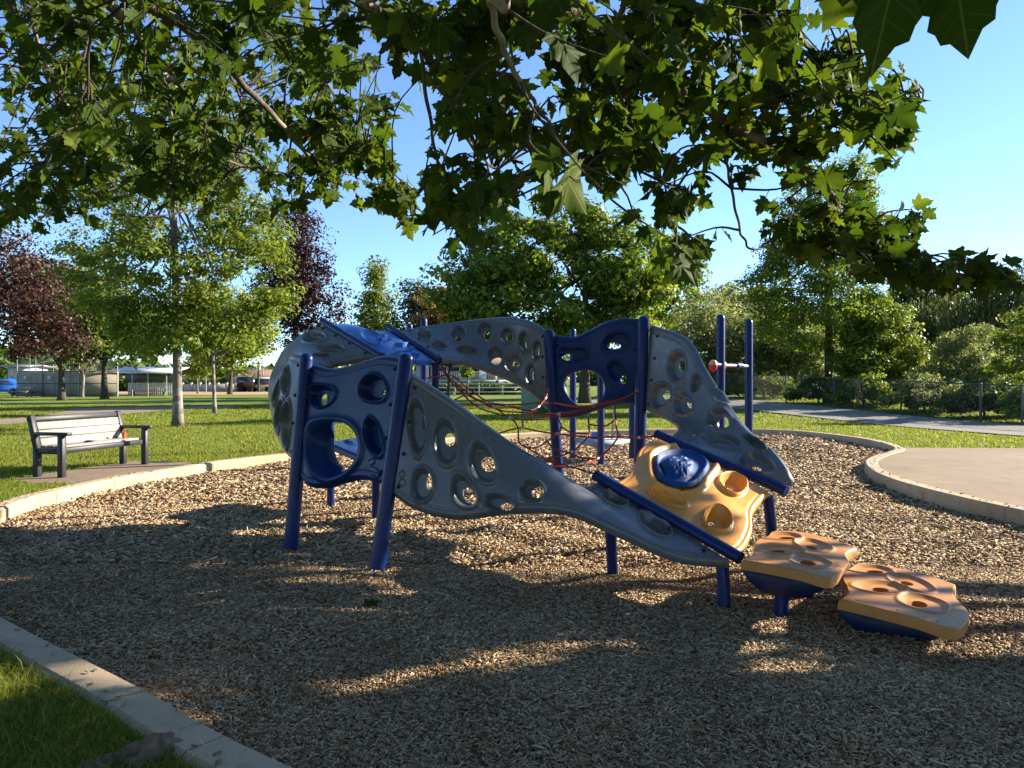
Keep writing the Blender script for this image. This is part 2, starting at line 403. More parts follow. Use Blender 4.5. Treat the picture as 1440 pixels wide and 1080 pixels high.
sheet('pavement', PADP, M['pad'], 0.006, 'concrete pad under the bench', 0.4)
BP = [G(-60, 594, LZ), G(40, 587.5, LZ), G(88, 580, LZ), G(100, 574.5, LZ), G(240, 572, LZ), G(330, 571, LZ), G(330, 573.5, LZ), G(235, 577, LZ), G(168, 583, LZ), G(110, 588.5, LZ), G(40, 595, LZ), G(-60, 602, LZ)]
sheet('path', BP, M['dirtpath'], 0.012, 'brown footpath curving across the lawn behind the bench', 1.2)
# right path follows the fence
FA = np.array([15.9, 20.1]); FB = np.array([10.3, 39.0]); fd = unit(FB-FA); fn = np.array([-fd[1], fd[0]])
if fn[0] > 0: fn = -fn
RP = [tuple(FA-fd*6+fn*0.25), tuple(FB+fn*0.25), tuple(FB+fd*14+fn*0.2), tuple(FB+fd*14+fn*3.4), tuple(FB+fn*3.6), tuple(FA+fd*9+fn*3.8), tuple(FA+fn*4.0), tuple(FA-fd*6+fn*4.0)]
sheet('footpath', RP, M['path'], 0.03, 'grey asphalt path along the chain link fence', 0.8)
INF = [G(150, 556.8, LZ), G(420, 554.5, LZ), (-22, 92), (-62, 92)]
sheet('field', INF, M['infield'], 0.02, 'orange dirt infield of the ball field', 6)
# grass blades
def grass():
    Vs = []; n_all = 0; Ft = []
    av = [np.array(PLAZA), np.array(PADP), np.array(BP), np.array(RP)]
    for y0, y1, dens, hh, ww in ((1.7, 3.4, 20000, 0.036, 0.0036), (3.4, 5.5, 9000, 0.036, 0.0045), (5.5, 10, 2200, 0.034, 0.008), (10, 15, 1300, 0.034, 0.011), (15, 24, 420, 0.034, 0.018), (24, 42, 120, 0.04, 0.032)):
        A = 2*0.69*y1*(y1-y0); n = int(A*dens); y = RS.uniform(y0, y1, n); x = RS.uniform(-0.69*y1, 0.69*y1, n)
        k = (np.abs(x) < 0.68*y+0.2) & ~inpoly(x, y, PITO+PN*0.004)
        for a in av: k &= ~inpoly(x, y, a)
        x, y = x[k], y[k]; n = len(x)
        if not n: continue
        h = hh*np.exp(RS.normal(0, 0.35, n))*(0.75+0.5*np.sin(x*2.1+y)**2); w = ww*RS.uniform(0.7, 1.3, n)
        a = RS.uniform(0, 2*math.pi, n); lean = RS.uniform(0.2, 1.3, n)*h; la = RS.uniform(0, 2*math.pi, n)
        B = np.stack([x, y, terrain(x, y)-0.004], 1); D = np.stack([np.cos(a), np.sin(a), 0*a], 1)*(w/2)[:, None]
        Lz = np.stack([np.cos(la)*lean, np.sin(la)*lean, h], 1); md = B+np.stack([np.cos(la)*lean*0.3, np.sin(la)*lean*0.3, h*0.6], 1)
        V = np.stack([B-D, B+D, md+D*0.75, md-D*0.75, B+Lz], 1).reshape(-1, 3)
        f = (np.arange(n)[:, None, None]*5+np.array([[0, 1, 2], [0, 2, 3], [3, 2, 4]])[None]).reshape(-1, 3)
        Vs.append(V); Ft.append(f+n_all); n_all += n*5
    o = mesh_np('grass', np.vstack(Vs), np.vstack(Ft), leafmat('grass_blade', (0.075, 0.13, 0.017), (0.19, 0.265, 0.043), (0.31, 0.315, 0.10), trans=0.5, tr_mul=(1.3, 1.35, 0.7)))
    tag(o, 'short green grass blades of the lawn', kind='stuff'); print('grass verts', n_all)
grass()
# ================================================================ climber
class Ribbon:
    def __init__(s, rul, flip=1, bulge=0.0, bulge2=0.0):
        s.I = np.array([U(*a) for a, b in rul]); s.O = np.array([U(*b) for a, b in rul]); s.flip = flip; s.bulge = bulge; s.b2 = bulge2
        t = np.linspace(0, 1, 200)
        ln = lambda P: np.linalg.norm(np.diff(cr(P, t), axis=0), axis=1).sum()
        s.L = max(ln(s.I), ln(s.O)); s.W = np.linalg.norm(cr(s.I, t)-cr(s.O, t), axis=1)
        s.Wt = t
    S = 0.0
    def base(s, u, v):
        if s.S: u = 0.07+0.86*u+s.S*np.sin(6.2832*(v*1.15+0.05))
        return cr(s.I, u)*(1-v[..., None])+cr(s.O, u)*v[..., None]
    def nrm0(s, u, v):
        e = 1e-3
        du = s.base(np.clip(u+e, 0, 1), v)-s.base(np.clip(u-e, 0, 1), v); dv = s.base(u, np.clip(v+e, 0, 1))-s.base(u, np.clip(v-e, 0, 1))
        return unit(np.cross(du, dv))*s.flip
    def pos(s, u, v):
        P = s.base(u, v)
        if s.bulge: P = P+s.nrm0(u, v)*(s.bulge*4*v*(1-v)*np.sin(math.pi*u))[..., None]
        return P
    def nrm(s, u, v):
        e = 2e-3
        du = s.pos(np.clip(u+e, 0, 1), v)-s.pos(np.clip(u-e, 0, 1), v); dv = s.pos(u, np.clip(v+e, 0, 1))-s.pos(u, np.clip(v-e, 0, 1))
        return unit(np.cross(du, dv))*s.flip
    def proj(s, u, v):
        P = s.pos(u, v); return np.stack([CX+P[..., 0]/P[..., 1]*F, HY+(CH-P[..., 2])/P[..., 1]*F], -1)
    def find(s, px, py, ur=(0, 1)):
        lo, hi = np.array([ur[0], 0.0]), np.array([ur[1], 1.0]); 
        for it in range(6):
            uu, vv = np.meshgrid(np.linspace(lo[0], hi[0], 41), np.linspace(lo[1], hi[1], 41), indexing='ij')
            q = s.proj(uu, vv); d = (q[..., 0]-px)**2+(q[..., 1]-py)**2; k = np.unravel_index(d.argmin(), d.shape)
            c = np.array([uu[k], vv[k]]); w = (hi-lo)*0.12
            lo = np.clip(c-w, 0, 1); hi = np.clip(c+w, 0, 1)
        return c
    def ell(s, px, py, rx, ry, rot, ur=(0, 1)):
        """image ellipse on the surface -> (uv centre, inverse matrix)"""
        c = s.find(px, py, ur); e = 2e-3; cc = np.clip(c, 0.01, 0.99)
        f = lambda a, b: s.proj(np.array(a), np.array(b))
        J = np.stack([(f(cc[0]+e, cc[1])-f(cc[0]-e, cc[1]))/(2*e), (f(cc[0], cc[1]+e)-f(cc[0], cc[1]-e))/(2*e)], 1)
        a = math.radians(rot); A = np.array([[math.cos(a)*rx, -math.sin(a)*ry], [math.sin(a)*rx, math.cos(a)*ry]])
        return c, np.linalg.inv(np.linalg.inv(J)@A)
def build_panel(name, rb, holds, mat, parent, thick=0.018, res=0.0085, roll=0.04, rollu=0.0, groove=True, depth=0.05, lip=0.019, label=None, skirt=0.0, bulge=None):
    if bulge is not None: rb.bulge = bulge
    nu = int(rb.L/res)+2; nv = int(max(rb.W.max(), 0.4)/res)+2
    u, v = np.meshgrid(np.linspace(0, 1, nu), np.linspace(0, 1, nv), indexing='ij')
    E = []
    for h in holds:
        px, py, rx, ry, rot = h[:5]; o = h[5] if len(h) > 5 else {}
        c, Mi = rb.ell(px, py, rx, ry, rot, o.get('ur', (0, 1)))
        hole = None
        if 'h' in o: hole = rb.ell(*o['h'], o.get('ur', (0, 1)))
        E.append((c, Mi, o.get('d', depth), o.get('lip', lip), hole, o.get('k', 0.30)))
    keep = np.ones((nu-1, nv-1), bool)
    for c, Mi, d, lp, hole, kk in E:
        if hole is None: continue
        hc, hM = hole
        uc = (u[:-1, :-1]+u[1:, 1:])/2; vc = (v[:-1, :-1]+v[1:, 1:])/2
        q = np.stack([uc-hc[0], vc-hc[1]], -1)@hM.T; ins = (q**2).sum(-1) < 1
        if ins.sum() < 2:
            continue
        keep &= ~ins
        vin = np.zeros((nu, nv), int); cnt = np.zeros((nu, nv), int)
        for a in (0, 1):
            for b in (0, 1):
                vin[a:nu-1+a, b:nv-1+b] += ins; cnt[a:nu-1+a, b:nv-1+b] += 1
        bd = (vin > 0) & (vin < cnt)
        q = np.stack([u[bd]-hc[0], v[bd]-hc[1]], -1)@hM.T; r = np.linalg.norm(q, axis=1, keepdims=True); q = q/np.maximum(r, 1e-6)
        nv_ = q@np.linalg.inv(hM).T+hc; u[bd] = nv_[:, 0]; v[bd] = nv_[:, 1]
    u = np.clip(u, 0, 1); v = np.clip(v, 0, 1)
    W = np.interp(u, rb.Wt, rb.W)
    off = np.zeros((nu, nv)); prot = np.zeros((nu, nv))
    for c, Mi, d, lp, hole, kk in E:
        q = np.stack([u-c[0], v-c[1]], -1)@Mi.T; r = np.sqrt((q**2).sum(-1))
        off += lp*np.exp(-((r-1.0)/0.09)**2) - d*(1-sstep(0.93-kk, 0.92, r)); prot = np.maximum(prot, 1-sstep(1.0, 1.3, r))
    for sv in (v*W, (1-v)*W):
        if roll:
            rr = np.clip(1-sv/(roll*1.1), 0, 1); off += -roll*rr**2
            if groove: off += -0.005*np.exp(-((sv-roll*1.7)/0.012)**2)*(1-prot)
    if rollu:
        for su in (u*rb.L, (1-u)*rb.L):
            rr = np.clip(1-su/(rollu*1.1), 0, 1); off += -rollu*rr**2
    P = rb.pos(u, v); N = rb.nrm(u, v)
    A = P+N*off[..., None]; B = A-N*thick
    if skirt: B = P-N*thick+N*np.minimum(off, 0)[..., None]*0.3
    n = nu*nv; ids = np.arange(n).reshape(nu, nv)
    i, j = np.nonzero(keep)
    q = np.stack([ids[i, j], ids[i+1, j], ids[i+1, j+1], ids[i, j+1]], -1)
    if rb.flip < 0: q = q[:, ::-1]
    ed = np.concatenate([q[:, [0, 1]], q[:, [1, 2]], q[:, [2, 3]], q[:, [3, 0]]])
    key = np.sort(ed, 1); k1 = key[:, 0].astype(np.int64)*n+key[:, 1]
    un, inv, cnt = np.unique(k1, return_inverse=True, return_counts=True)
    be = ed[cnt[inv] == 1]
    side = np.stack([be[:, 1], be[:, 0], be[:, 0]+n, be[:, 1]+n], -1)
    V = np.concatenate([A.reshape(-1, 3), B.reshape(-1, 3)]); Fq = np.concatenate([q, q[:, ::-1]+n, side])
    used = np.unique(Fq); mp = np.zeros(2*n, np.int64); mp[used] = np.arange(len(used))
    o = mesh_np(name, V[used], mp[Fq], mat, None, smooth=True); autosmooth(o, 50); adopt(o, parent)
    if label: o['label'] = label
    return o
_bolt = {}
def bolts(rb, panel, us=(0.035, 0.965), vs=(0.10, 0.38, 0.64, 0.90), r=0.017, off=0.0, sc=1.0):
    for a in us:
        for b in vs:
            p = rb.pos(np.array(a), np.array(b)); n = rb.nrm(np.array(a), np.array(b))
            if 'me' not in _bolt:
                m = MB(); m.tube([[0, 0, -0.004], [0, 0, 0.007]], [1*0.017, 0.017*0.92], 12); m.tube([[0, 0, 0.006], [0, 0, 0.016]], [0.011, 0.008], 12)
                o = m.obj('bolt', M['bolt']); _bolt['me'] = o.data; bpy.data.objects.remove(o)
            o = bpy.data.objects.new('bolt', _bolt['me']); link(o)
            mw = Matrix.Translation(Vector(p+n*off)) @ Vector(n).to_track_quat('Z', 'Y').to_matrix().to_4x4() @ Matrix.Scale(sc, 4)
            o.parent = panel; o.matrix_parent_inverse = Matrix.Identity(4)
            root = panel.parent
            o.matrix_basis = Matrix.Translation(root.location).inverted() @ Matrix.Translation(Vector((0, 0, 0))) @ mw if False else mw
            o.matrix_parent_inverse = (panel.parent.matrix_basis @ panel.matrix_parent_inverse).inverted() if panel.parent else Matrix.Identity(4)

climber = thing('playground_climber', 'low looping playground climber of twisted grey, navy and yellow plastic panels on blue posts', 'climbing frame', (0.0, 7.4, 0.0))
# rulings: ((inner px, py, depth), (outer px, py, depth))
RN1 = Ribbon([((434, 510, 7.02), (419, 671, 6.9)), ((460, 517, 6.86), (431, 684, 6.78)), ((487, 513, 6.72), (455, 686.5, 6.66)), ((512, 505, 6.58), (480, 679, 6.52)), ((536, 499, 6.44), (508, 674.5, 6.36)), ((562, 502, 6.28), (540, 683, 6.14))], 1)
RG2 = Ribbon([((572, 519, 6.25), (551, 697, 6.1)), ((630, 556, 6.17), (582, 717, 6.0)), ((680, 591, 6.08), (640, 730, 5.85)), ((725, 621, 6.0), (715, 721, 5.66)),
              ((765, 647, 5.92), (800, 722, 5.42)), ((797, 670, 5.84), (880, 752, 5.22)), ((820, 681, 5.80), (955, 782, 5.08)), ((843, 674, 5.88), (1026, 789, 5.06))], 1)
RY3 = Ribbon([((858, 682, 5.80), (1034, 780, 5.15)), ((880, 668, 6.0), (1050, 768, 5.3)), ((892, 649, 6.25), (1060, 744, 5.5)), ((899, 630, 6.5), (1061, 718, 5.72)), ((921, 613, 6.8), (1083, 689, 6.02))], 1)
RG4 = Ribbon([((936, 614, 6.88), (1098, 688, 6.02)), ((947, 608, 7.1), (1112, 667, 6.05)), ((952, 603, 7.3), (1088, 632, 6.35)), ((953, 600, 7.5), (1050, 602, 6.75)),
              ((948, 597, 7.75), (1016, 562, 7.2)), ((937, 592, 8.0), (989, 520, 7.6)), ((922, 585, 8.2), (962, 475, 8.0)), ((907, 578, 8.38), (914, 457, 8.38))], 1)
RN5 = Ribbon([((892, 571, 8.45), (897, 448, 8.42)), ((871, 568.5, 8.55), (875, 447, 8.53)), ((851, 573, 8.66), (850, 452, 8.65)), ((829, 580, 8.78), (829, 462.5, 8.77)), ((806, 587.5, 8.9), (806, 473, 8.88)), ((781, 587, 9.02), (779, 471.5, 9.0))], 1)
RG6 = Ribbon([((769, 577, 9.05), (767, 465, 9.0)), ((745, 554, 9.1), (745, 452, 9.1)), ((720, 537, 9.15), (715, 445, 9.3)), ((693, 523, 9.15), (680, 446, 9.5)), ((665, 512, 9.1), (643, 450, 9.6)), ((640, 505.5, 9.0), (605, 455.5, 9.7)), ((617, 505, 8.9), (563, 463, 9.7))], 1)
RB7 = Ribbon([((610, 506, 8.88), (545, 463, 9.68)), ((590, 507, 8.7), (524, 464, 9.5)), ((570, 500, 8.5), (505, 460, 9.3)), ((553, 495, 8.3), (484, 454.5, 9.1)), ((534, 500, 8.1), (459, 456, 8.9))], 1)
RG8 = Ribbon([((531, 500, 8.1), (455, 456, 8.92)), ((495, 507, 8.2), (424, 468, 9.0)), ((463, 511, 8.2), (399, 490, 8.95)), ((437, 509, 8.0), (385, 520, 8.7)), ((417, 505, 7.75), (380, 556, 8.25)), ((408, 499, 7.45), (385, 598, 7.75)), ((411, 495, 7.2), (397, 634, 7.2)), ((425, 500, 7.02), (414, 655, 6.95))], 1)
for nm, rb, c in (('N1', RN1, 0), ('G2', RG2, 0.3), ('Y3', RY3, 0), ('G4', RG4, 0), ('N5', RN5, 0), ('G6', RG6, 0), ('B7', RB7, 0), ('G8', RG8, 0)):
    u, v = np.array(0.3), np.array(0.5)
    d = [float(np.dot(rb.nrm(np.array(t), v), unit(np.array([0, 0, CH])-rb.pos(np.array(t), v)))) for t in (0.1, 0.3, 0.5, 0.7, 0.9)]
    if sum(d) < 0: rb.flip = -1
    print(nm, 'L %.2f W %s facing %s' % (rb.L, np.round(rb.W[[0, 66, 133, 199]], 2), np.round(d, 2)))
H = lambda a, b, c, d, e: {'h': (a, b, c*1.06, d*1.06, e)}
pN1 = build_panel('climbing_panel', RN1, [
    (451, 557, 20, 16, 5, {**H(448, 560, 6, 7, 20), 'd': .07}), (524, 545, 20, 20, -20, {'d': .075, **H(530, 550, 2.2, 4, 30)}), (525, 613, 12.5, 29, -17, {'d': .075}),
    (466, 632, 41, 44, 10, {'d': .15, 'lip': .02, 'k': .40, **H(476, 628, 24, 33, 0)})], M['navy'], climber, label='navy blue front wall panel with a large crawl hole')
bolts(RN1, pN1)
pG2 = build_panel('climbing_panel', RG2, [
    (587, 601, 13, 43, -4, {**H(591.5, 592, 3.4, 11, -5)}), (626.5, 622, 18, 35, -6, H(630, 616, 7, 9, 0)), (679, 652, 19, 33, -22, H(684, 649.5, 9.5, 10.5, -30)),
    (593, 682, 16.5, 25, 4, H(600.5, 676, 5, 11, 5)), (652, 692, 17, 27, -28, H(656, 695.5, 7.5, 12, -30)), (702, 707, 23, 11.5, 12, H(709, 710.5, 10, 6, 15)),
    (749, 688.5, 18.5, 15.5, 10, H(753, 687, 9, 8, 0)), (864, 702, 20, 10.5, 20, {'d': .05}), (921, 738, 27, 12, 33, {'d': .05})], M['grey'], climber, bulge=0.03, label='dark grey panel twisting down from the navy wall to the low rail')
bolts(RG2, pG2)
pY3 = build_panel('climbing_panel', RY3, [
    (953, 656, 43, 32, 20, {'d': .03, 'lip': .03, 'k': .2}), (1030, 681, 20, 15, 15, {'d': .05, 'lip': .03, 'k': .35, **H(1027, 680, 6, 4.5, 10)}), (1009, 731, 20, 18, 30, {'d': .055, 'lip': .03, 'k': .35, **H(1003, 728, 5, 4, 0)}),
    (938, 699, 30, 9, 22, {'d': .03, 'lip': .025})], M['yellow'], climber, bulge=0.07, rollu=0.02, roll=0.028, res=0.006, label='golden yellow sloping panel with cup holds')
bolts(RY3, pY3, us=(0.06, 0.94), vs=(0.3, 0.6, 0.88), off=-0.03)
pG4 = build_panel('climbing_panel', RG4, [
    (953, 516, 13, 22, 4, H(954, 513, 4, 7.5, 0)), (929, 557, 15.5, 19, 25, H(933, 555, 5, 6, 0)), (961, 569, 13.5, 18, -12, H(965, 566, 4, 6, -20)), (979, 540, 7, 14, 8),
    (1012, 554, 9, 13, -35), (1012, 591, 18, 15.5, 10, H(1012, 591, 7.5, 7.5, 0)), (1014, 619, 30, 11, 10, {'d': .05, **H(1004, 621, 8, 3, 8)}), (1062, 622, 19, 6, 32), (1064, 651, 27, 13, 18, {'d': .05, **H(1060, 652, 9, 4, 10)})], M['grey'], climber, label='grey panel twisting up from the upper yellow rail to the navy back wall')
bolts(RG4, pG4)
pN5 = build_panel('climbing_panel', RN5, [
    (822, 545, 33, 28, -8, {'d': .12, 'lip': .016, 'k': .3, **H(822, 546, 26, 24, 0)}), (806, 499, 22, 11, 3, H(797, 502, 6, 4.5, 0)), (866, 480, 22, 13, -18, H(860.5, 486, 9, 4.2, 0)), (868, 524, 12, 20, -32, H(876, 534, 6.5, 5, 40))], M['navy'], climber, label='navy blue back wall panel with a round crawl hole')
bolts(RN5, pN5)
pG6 = build_panel('climbing_panel', RG6, [
    (597, 471, 11, 8, 20), (617.5, 486, 12, 5.5, 12, H(617, 487, 4, 2, 0)), (644, 470, 10, 12, 20, H(644, 472, 4, 4.5, 20)), (682, 467, 11, 14, 0, H(683, 469, 3.6, 6.5, -5)), (713, 473, 9.5, 11.5, 0, H(714, 473.5, 4.2, 5, 0)),
    (737, 481, 7, 15, -8, H(738.5, 484, 2.4, 6, -8)), (754, 492.5, 6, 14, 5, H(757, 494, 1.8, 6, 5)), (656, 493, 15, 6, 10, H(659, 496, 6, 2.5, 5)), (696.5, 501, 10.5, 14, -12, H(698, 505, 6, 4.5, -10)), (721, 511, 11, 13, 30, H(724, 511, 4, 5, 10)), (746, 527, 6.5, 16, 0, H(749, 528, 1.7, 6, 0))], M['grey'], climber, label='grey panel arching from the navy back wall to the high blue canopy')
bolts(RG6, pG6)
pB7 = build_panel('climbing_panel', RB7, [(524, 474, 17, 9, 20, {'d': .02, 'lip': .025}), (541, 475, 9, 5, 5, {'d': .03, 'lip': .02}), (568, 489, 14, 5, 10, {'d': .03}), (583, 500, 6, 2.5, 10, {'d': .02})], M['sunlit_blue'], climber, bulge=0.06, rollu=0.03, label='blue overhead panel in a sunlit tone between the two high rails')
bolts(RB7, pB7, vs=(0.3, 0.7))
pG8 = build_panel('climbing_panel', RG8, [(442, 475, 17, 8, -5, {'d': .05}), (463.5, 491, 22, 6.5, -3, {'d': .05}), (451, 501, 13, 3, 0, {'d': .05}), (402, 535, 5, 21, 3, {'ur': (.55, 1)}), (403, 597, 6.5, 34, 2, {'ur': (.55, 1)}), (392, 587, 5, 26, 8, {'ur': (.5, 1)}), (389, 553, 3, 22, 14, {'ur': (.4, 1)})], M['grey'], climber, bulge=0.12, label='grey panel curling round the left end from the high rail to the navy wall')
bolts(RG8, pG8)
# posts and rails
def post(P0, P1, r=0.0635, label=None, dome=True, name='post', mat='blue_metal'):
    m = MB(); P0 = np.asarray(P0, float); P1 = np.asarray(P1, float)
    m.tube([P0, P0+(P1-P0)*0.33, P0+(P1-P0)*0.66, P1], r, 20, dome=dome)
    o = autosmooth(m.obj(name, M[mat])); adopt(o, climber)
    return o
def gp(px, py, z=-0.06):
    x, y = G(px, py, 0.0); return np.array([x, y, z])
post(gp(408, 771), U(431, 506, 7.02)); post(gp(529, 803), U(571, 507, 6.26))
post(gp(789, 712), U(772, 470, 9.0)); post(gp(897, 727), U(905, 452, 8.4))
for px, py, tx, ty, tY in ((862, 808, 857, 715, 5.93), (1019, 852, 1016, 790, 5.16), (465, 716, 465, 480, 8.9), (528.5, 731, 529, 505, 8.12)):
    post(gp(px, py), U(tx, ty, tY), 0.043, dome=False, name='leg')
p5 = U(1080, 697, 6.12); post([p5[0]+0.07, p5[1]+0.02, -0.06], p5, 0.043, dome=False, name='leg')
p5 = U(612, 510, 8.92); post([p5[0], p5[1], -0.06], p5, 0.043, dome=False, name='leg')
p5 = U(551, 470, 9.66); post([p5[0], p5[1], -0.06], p5, 0.043, dome=False, name='leg')
p5 = U(928, 625, 6.92); post([p5[0]+0.02, p5[1]+0.05, -0.06], p5, 0.043, dome=False, name='leg')
def rail(a, b, up=0.02, r=0.042, ext=0.05):
    a = np.asarray(a, float); b = np.asarray(b, float); d = unit(b-a); a = a-d*ext; b = b+d*ext; z = np.array([0, 0, up])
    m = MB(); m.tube([a+z, (a+b)/2+z, b+z], r, 20); 
    m.tube([b+z, b+z+d*0.012], [r*1.1, r*1.04], 20); m.tube([a+z-d*0.012, a+z], [r*1.04, r*1.1], 20)
    o = autosmooth(m.obj('rail', M['blue_metal'])); adopt(o, climber)
rail(U(846, 677, 5.84), U(1030, 783, 5.10)); rail(U(931, 617, 6.84), U(1096, 690, 6.05)); rail(U(533, 502, 8.1), U(457, 456.5, 8.92)); rail(U(614, 507, 8.9), U(549, 464, 9.7))
# low step seen through the crawl hole
m = MB(); a, b = U(462, 626, 8.98), U(530, 655, 8.2); m.tube([a, b], 0.042, 16); adopt(autosmooth(m.obj('rail', M['blue_metal'])), climber)
RS_ = Ribbon([((463, 622, 9.0), (520, 612, 9.9)), ((530, 651, 8.2), (600, 632, 9.1))], 1)
if RS_.nrm(np.array(.5), np.array(.5))[2] < 0: RS_.flip = -1
build_panel('step_panel', RS_, [(494, 622, 9, 3, 5, {'d': -.03}), (530, 632, 9, 4, 5, {'d': .03})], M['navy'], climber, res=0.02, label='low blue step panel behind the front wall')
# blue bumpy insert in the yellow panel
def insert():
    c, Mi = RY3.ell(953, 656, 35, 25.5, 20); A = np.linalg.inv(Mi); nr, na = 30, 72
    r, a = np.meshgrid(np.linspace(0, 1, nr), np.arange(na)*2*math.pi/na, indexing='ij')
    egg = 1+0.05*np.cos(a*2+0.5)*r+0.02*np.cos(3*a)*r
    q = np.stack([r*egg*np.cos(a), r*egg*np.sin(a)], -1)@A.T+c; P = RY3.pos(q[..., 0], q[..., 1]); N = RY3.nrm(np.array(c[0]), np.array(c[1]))
    off = -0.012+0.04*np.exp(-((r-0.9)/0.09)**2)+0.032*(1-sstep(0.35, 0.72, r))
    bx = np.zeros_like(off)
    for k in range(60):
        rr = 0.5*math.sqrt(R.random()); an = R.uniform(0, 6.283); dx = r*np.cos(a)-rr*math.cos(an); dy = r*np.sin(a)-rr*math.sin(an); th = R.uniform(0, 3.14)
        e = ((dx*math.cos(th)+dy*math.sin(th))/0.10)**2+((-dx*math.sin(th)+dy*math.cos(th))/0.045)**2; bx = np.maximum(bx, 0.015*np.exp(-e*e))
    off += bx*(1-sstep(0.5, 0.62, r))
    for an in (0.55, 2.6): off -= 0.05*np.exp(-(((r-0.72)/0.06)**2+((((a-an+math.pi) % (2*math.pi))-math.pi)/0.35)**2)**2)
    V = P+N*off[..., None]; i, j = np.meshgrid(np.arange(nr-1), np.arange(na), indexing='ij'); j2 = (j+1) % na
    Q = np.stack([i*na+j, (i+1)*na+j, (i+1)*na+j2, i*na+j2], -1).reshape(-1, 4)
    o = mesh_np('insert', V.reshape(-1, 3), Q, M['insert'], smooth=True); o.parent = pY3; o.matrix_parent_inverse = (climber.matrix_basis @ pY3.matrix_parent_inverse).inverted()
    o['label'] = 'glossy blue bumpy dish set in the yellow panel'
insert()
# embossed squiggles on the panels
def emboss(rb, panel, pts, mat, r=0.006):
    P = []
    for x, y in pts:
        c = rb.find(x, y); P.append(rb.pos(np.array(c[0]), np.array(c[1]))+rb.nrm(np.array(c[0]), np.array(c[1]))*0.001)
    P = cr(np.array(P), np.linspace(0, 1, 40)); m = MB(); m.tube(P, r, 8)
    o = autosmooth(m.obj('emboss', mat)); o.parent = panel; o.matrix_parent_inverse = (climber.matrix_basis @ panel.matrix_parent_inverse).inverted()
emboss(RN1, pN1, [(518, 648), (524, 644), (527, 650), (521, 655), (528, 658), (533, 664), (531, 672), (524, 668)], M['navy'], .007)
emboss(RG2, pG2, [(566, 661), (561, 667), (565, 672), (570, 678), (566, 684), (561, 678), (565, 672), (569, 667), (566, 661)], M['grey'], .006)
emboss(RN5, pN5, [(864, 557), (867, 551), (872, 552), (871, 557), (866, 558), (873, 559), (880, 561)], M['navy'], .006)

# ---------------------------------------------------------------- rope net hung inside the loop
net = thing('rope_net', 'sagging red rope net with silver clamps strung inside the climber', 'rope net', (0.1, 7.6, 0.0))
NODES = []
def rope(pts, r=0.0085, nodes=(), sag=0.0):
    P = np.array([U(*p) for p in pts]); n = max(12, 8*len(P)); C_ = cr(P, np.linspace(0, 1, n))
    m = MB(); m.tube(C_, r, 8); o = m.obj('rope', M['rope'], smooth=True); adopt(o, net)
    for k in nodes:
        t = k/(len(P)-1); a = cr(P, np.array([max(0, t-.01)]))[0]; b = cr(P, np.array([min(1, t+.01)]))[0]; NODES.append((P[k], unit(b-a)))
A0 = (619, 510, 8.88)
rope([A0, (631, 530, 8.85), (652, 548, 8.8), (671, 562, 8.75), (700, 576, 8.7), (735, 580, 8.65), (785, 582, 8.6), (835, 571, 8.5), (870, 562, 8.45), (900, 549, 8.38)], nodes=(3, 6, 7, 9))
rope([A0, (630, 532, 8.7), (650, 551, 8.6), (680, 566, 8.5), (713, 571, 8.45), (740, 577, 8.4), (785, 584, 8.35), (826, 574, 8.4), (858, 563, 8.4)], nodes=(3, 4, 6))
rope([(600, 532, 8.6), (619, 529, 8.75), (634, 527, 8.85), (658, 546, 8.7), (690, 566, 8.7), (730, 569, 8.8), (768, 566, 8.9), (815, 572, 8.7), (858, 564, 8.5)], nodes=(2, 4, 6))
rope([(640, 562, 8.0), (655, 556, 8.3), (672, 562, 8.4), (695, 573, 8.3), (720, 588, 8.2), (760, 590, 8.2), (785, 584, 8.3)], nodes=(1, 3, 4))
rope([(640, 540, 8.5), (653, 557, 8.3), (675, 574, 8.1), (700, 582, 8.0), (718, 588, 7.95), (728, 601, 7.8), (730, 622, 7.6), (742, 630, 7.5)], nodes=(2, 4))
rope([(771, 548, 8.98), (767, 560, 8.8), (757, 572, 8.6), (746, 578, 8.5)], nodes=(0, 1, 2))
rope([(700, 610, 7.6), (720, 604, 7.9), (735, 602, 8.0), (760, 607, 8.0), (784, 610, 7.95), (830, 615, 7.8), (867, 614, 7.5), (900, 615, 7.1), (927, 613, 6.86)], nodes=(2, 4, 6, 7))
rope([(735, 590, 8.2), (735, 602, 8.0)], nodes=(0,))
rope([(784, 587, 8.35), (789, 600, 8.15), (784, 610, 7.95), (770, 620, 7.7), (755, 629, 7.5), (742, 630, 7.4)], nodes=(1, 3))
rope([(789, 600, 8.1), (803, 608, 8.05), (828, 610, 8.0)], nodes=(2,))
rope([(823, 574, 8.45), (827, 585, 8.3), (828, 600, 8.1), (829, 612, 7.8)], nodes=(1, 2))
rope([(864, 566, 8.4), (865, 580, 8.2), (866, 597, 7.9), (870, 613, 7.5)], nodes=(1,))
rope([(829, 597, 8.1), (850, 599, 8.1), (864, 592, 8.1)])
rope([(829, 612, 7.8), (818, 624, 7.5), (803, 636, 7.2), (780, 643, 7.0), (765, 645, 6.9)], nodes=(2,))
rope([(770, 621, 7.7), (780, 631, 7.5), (802, 637, 7.2), (815, 643, 7.0), (838, 646, 6.8)], nodes=(2,))
rope([(870, 614, 7.5), (858, 630, 7.2), (840, 645, 6.8), (820, 654, 6.55), (802, 656, 6.4), (772, 657, 6.35)], nodes=(2, 4))
rope([(742, 630, 7.4), (762, 642, 6.9), (775, 649, 6.6), (802, 656, 6.4), (828, 664, 6.1), (843, 668, 5.92)], nodes=(1, 3, 4))
for p, d in NODES:
    m = MB(); m.tube([p-d*0.022, p+d*0.022], 0.0145, 10); adopt(autosmooth(m.obj('clamp', M['clamp'])), net)

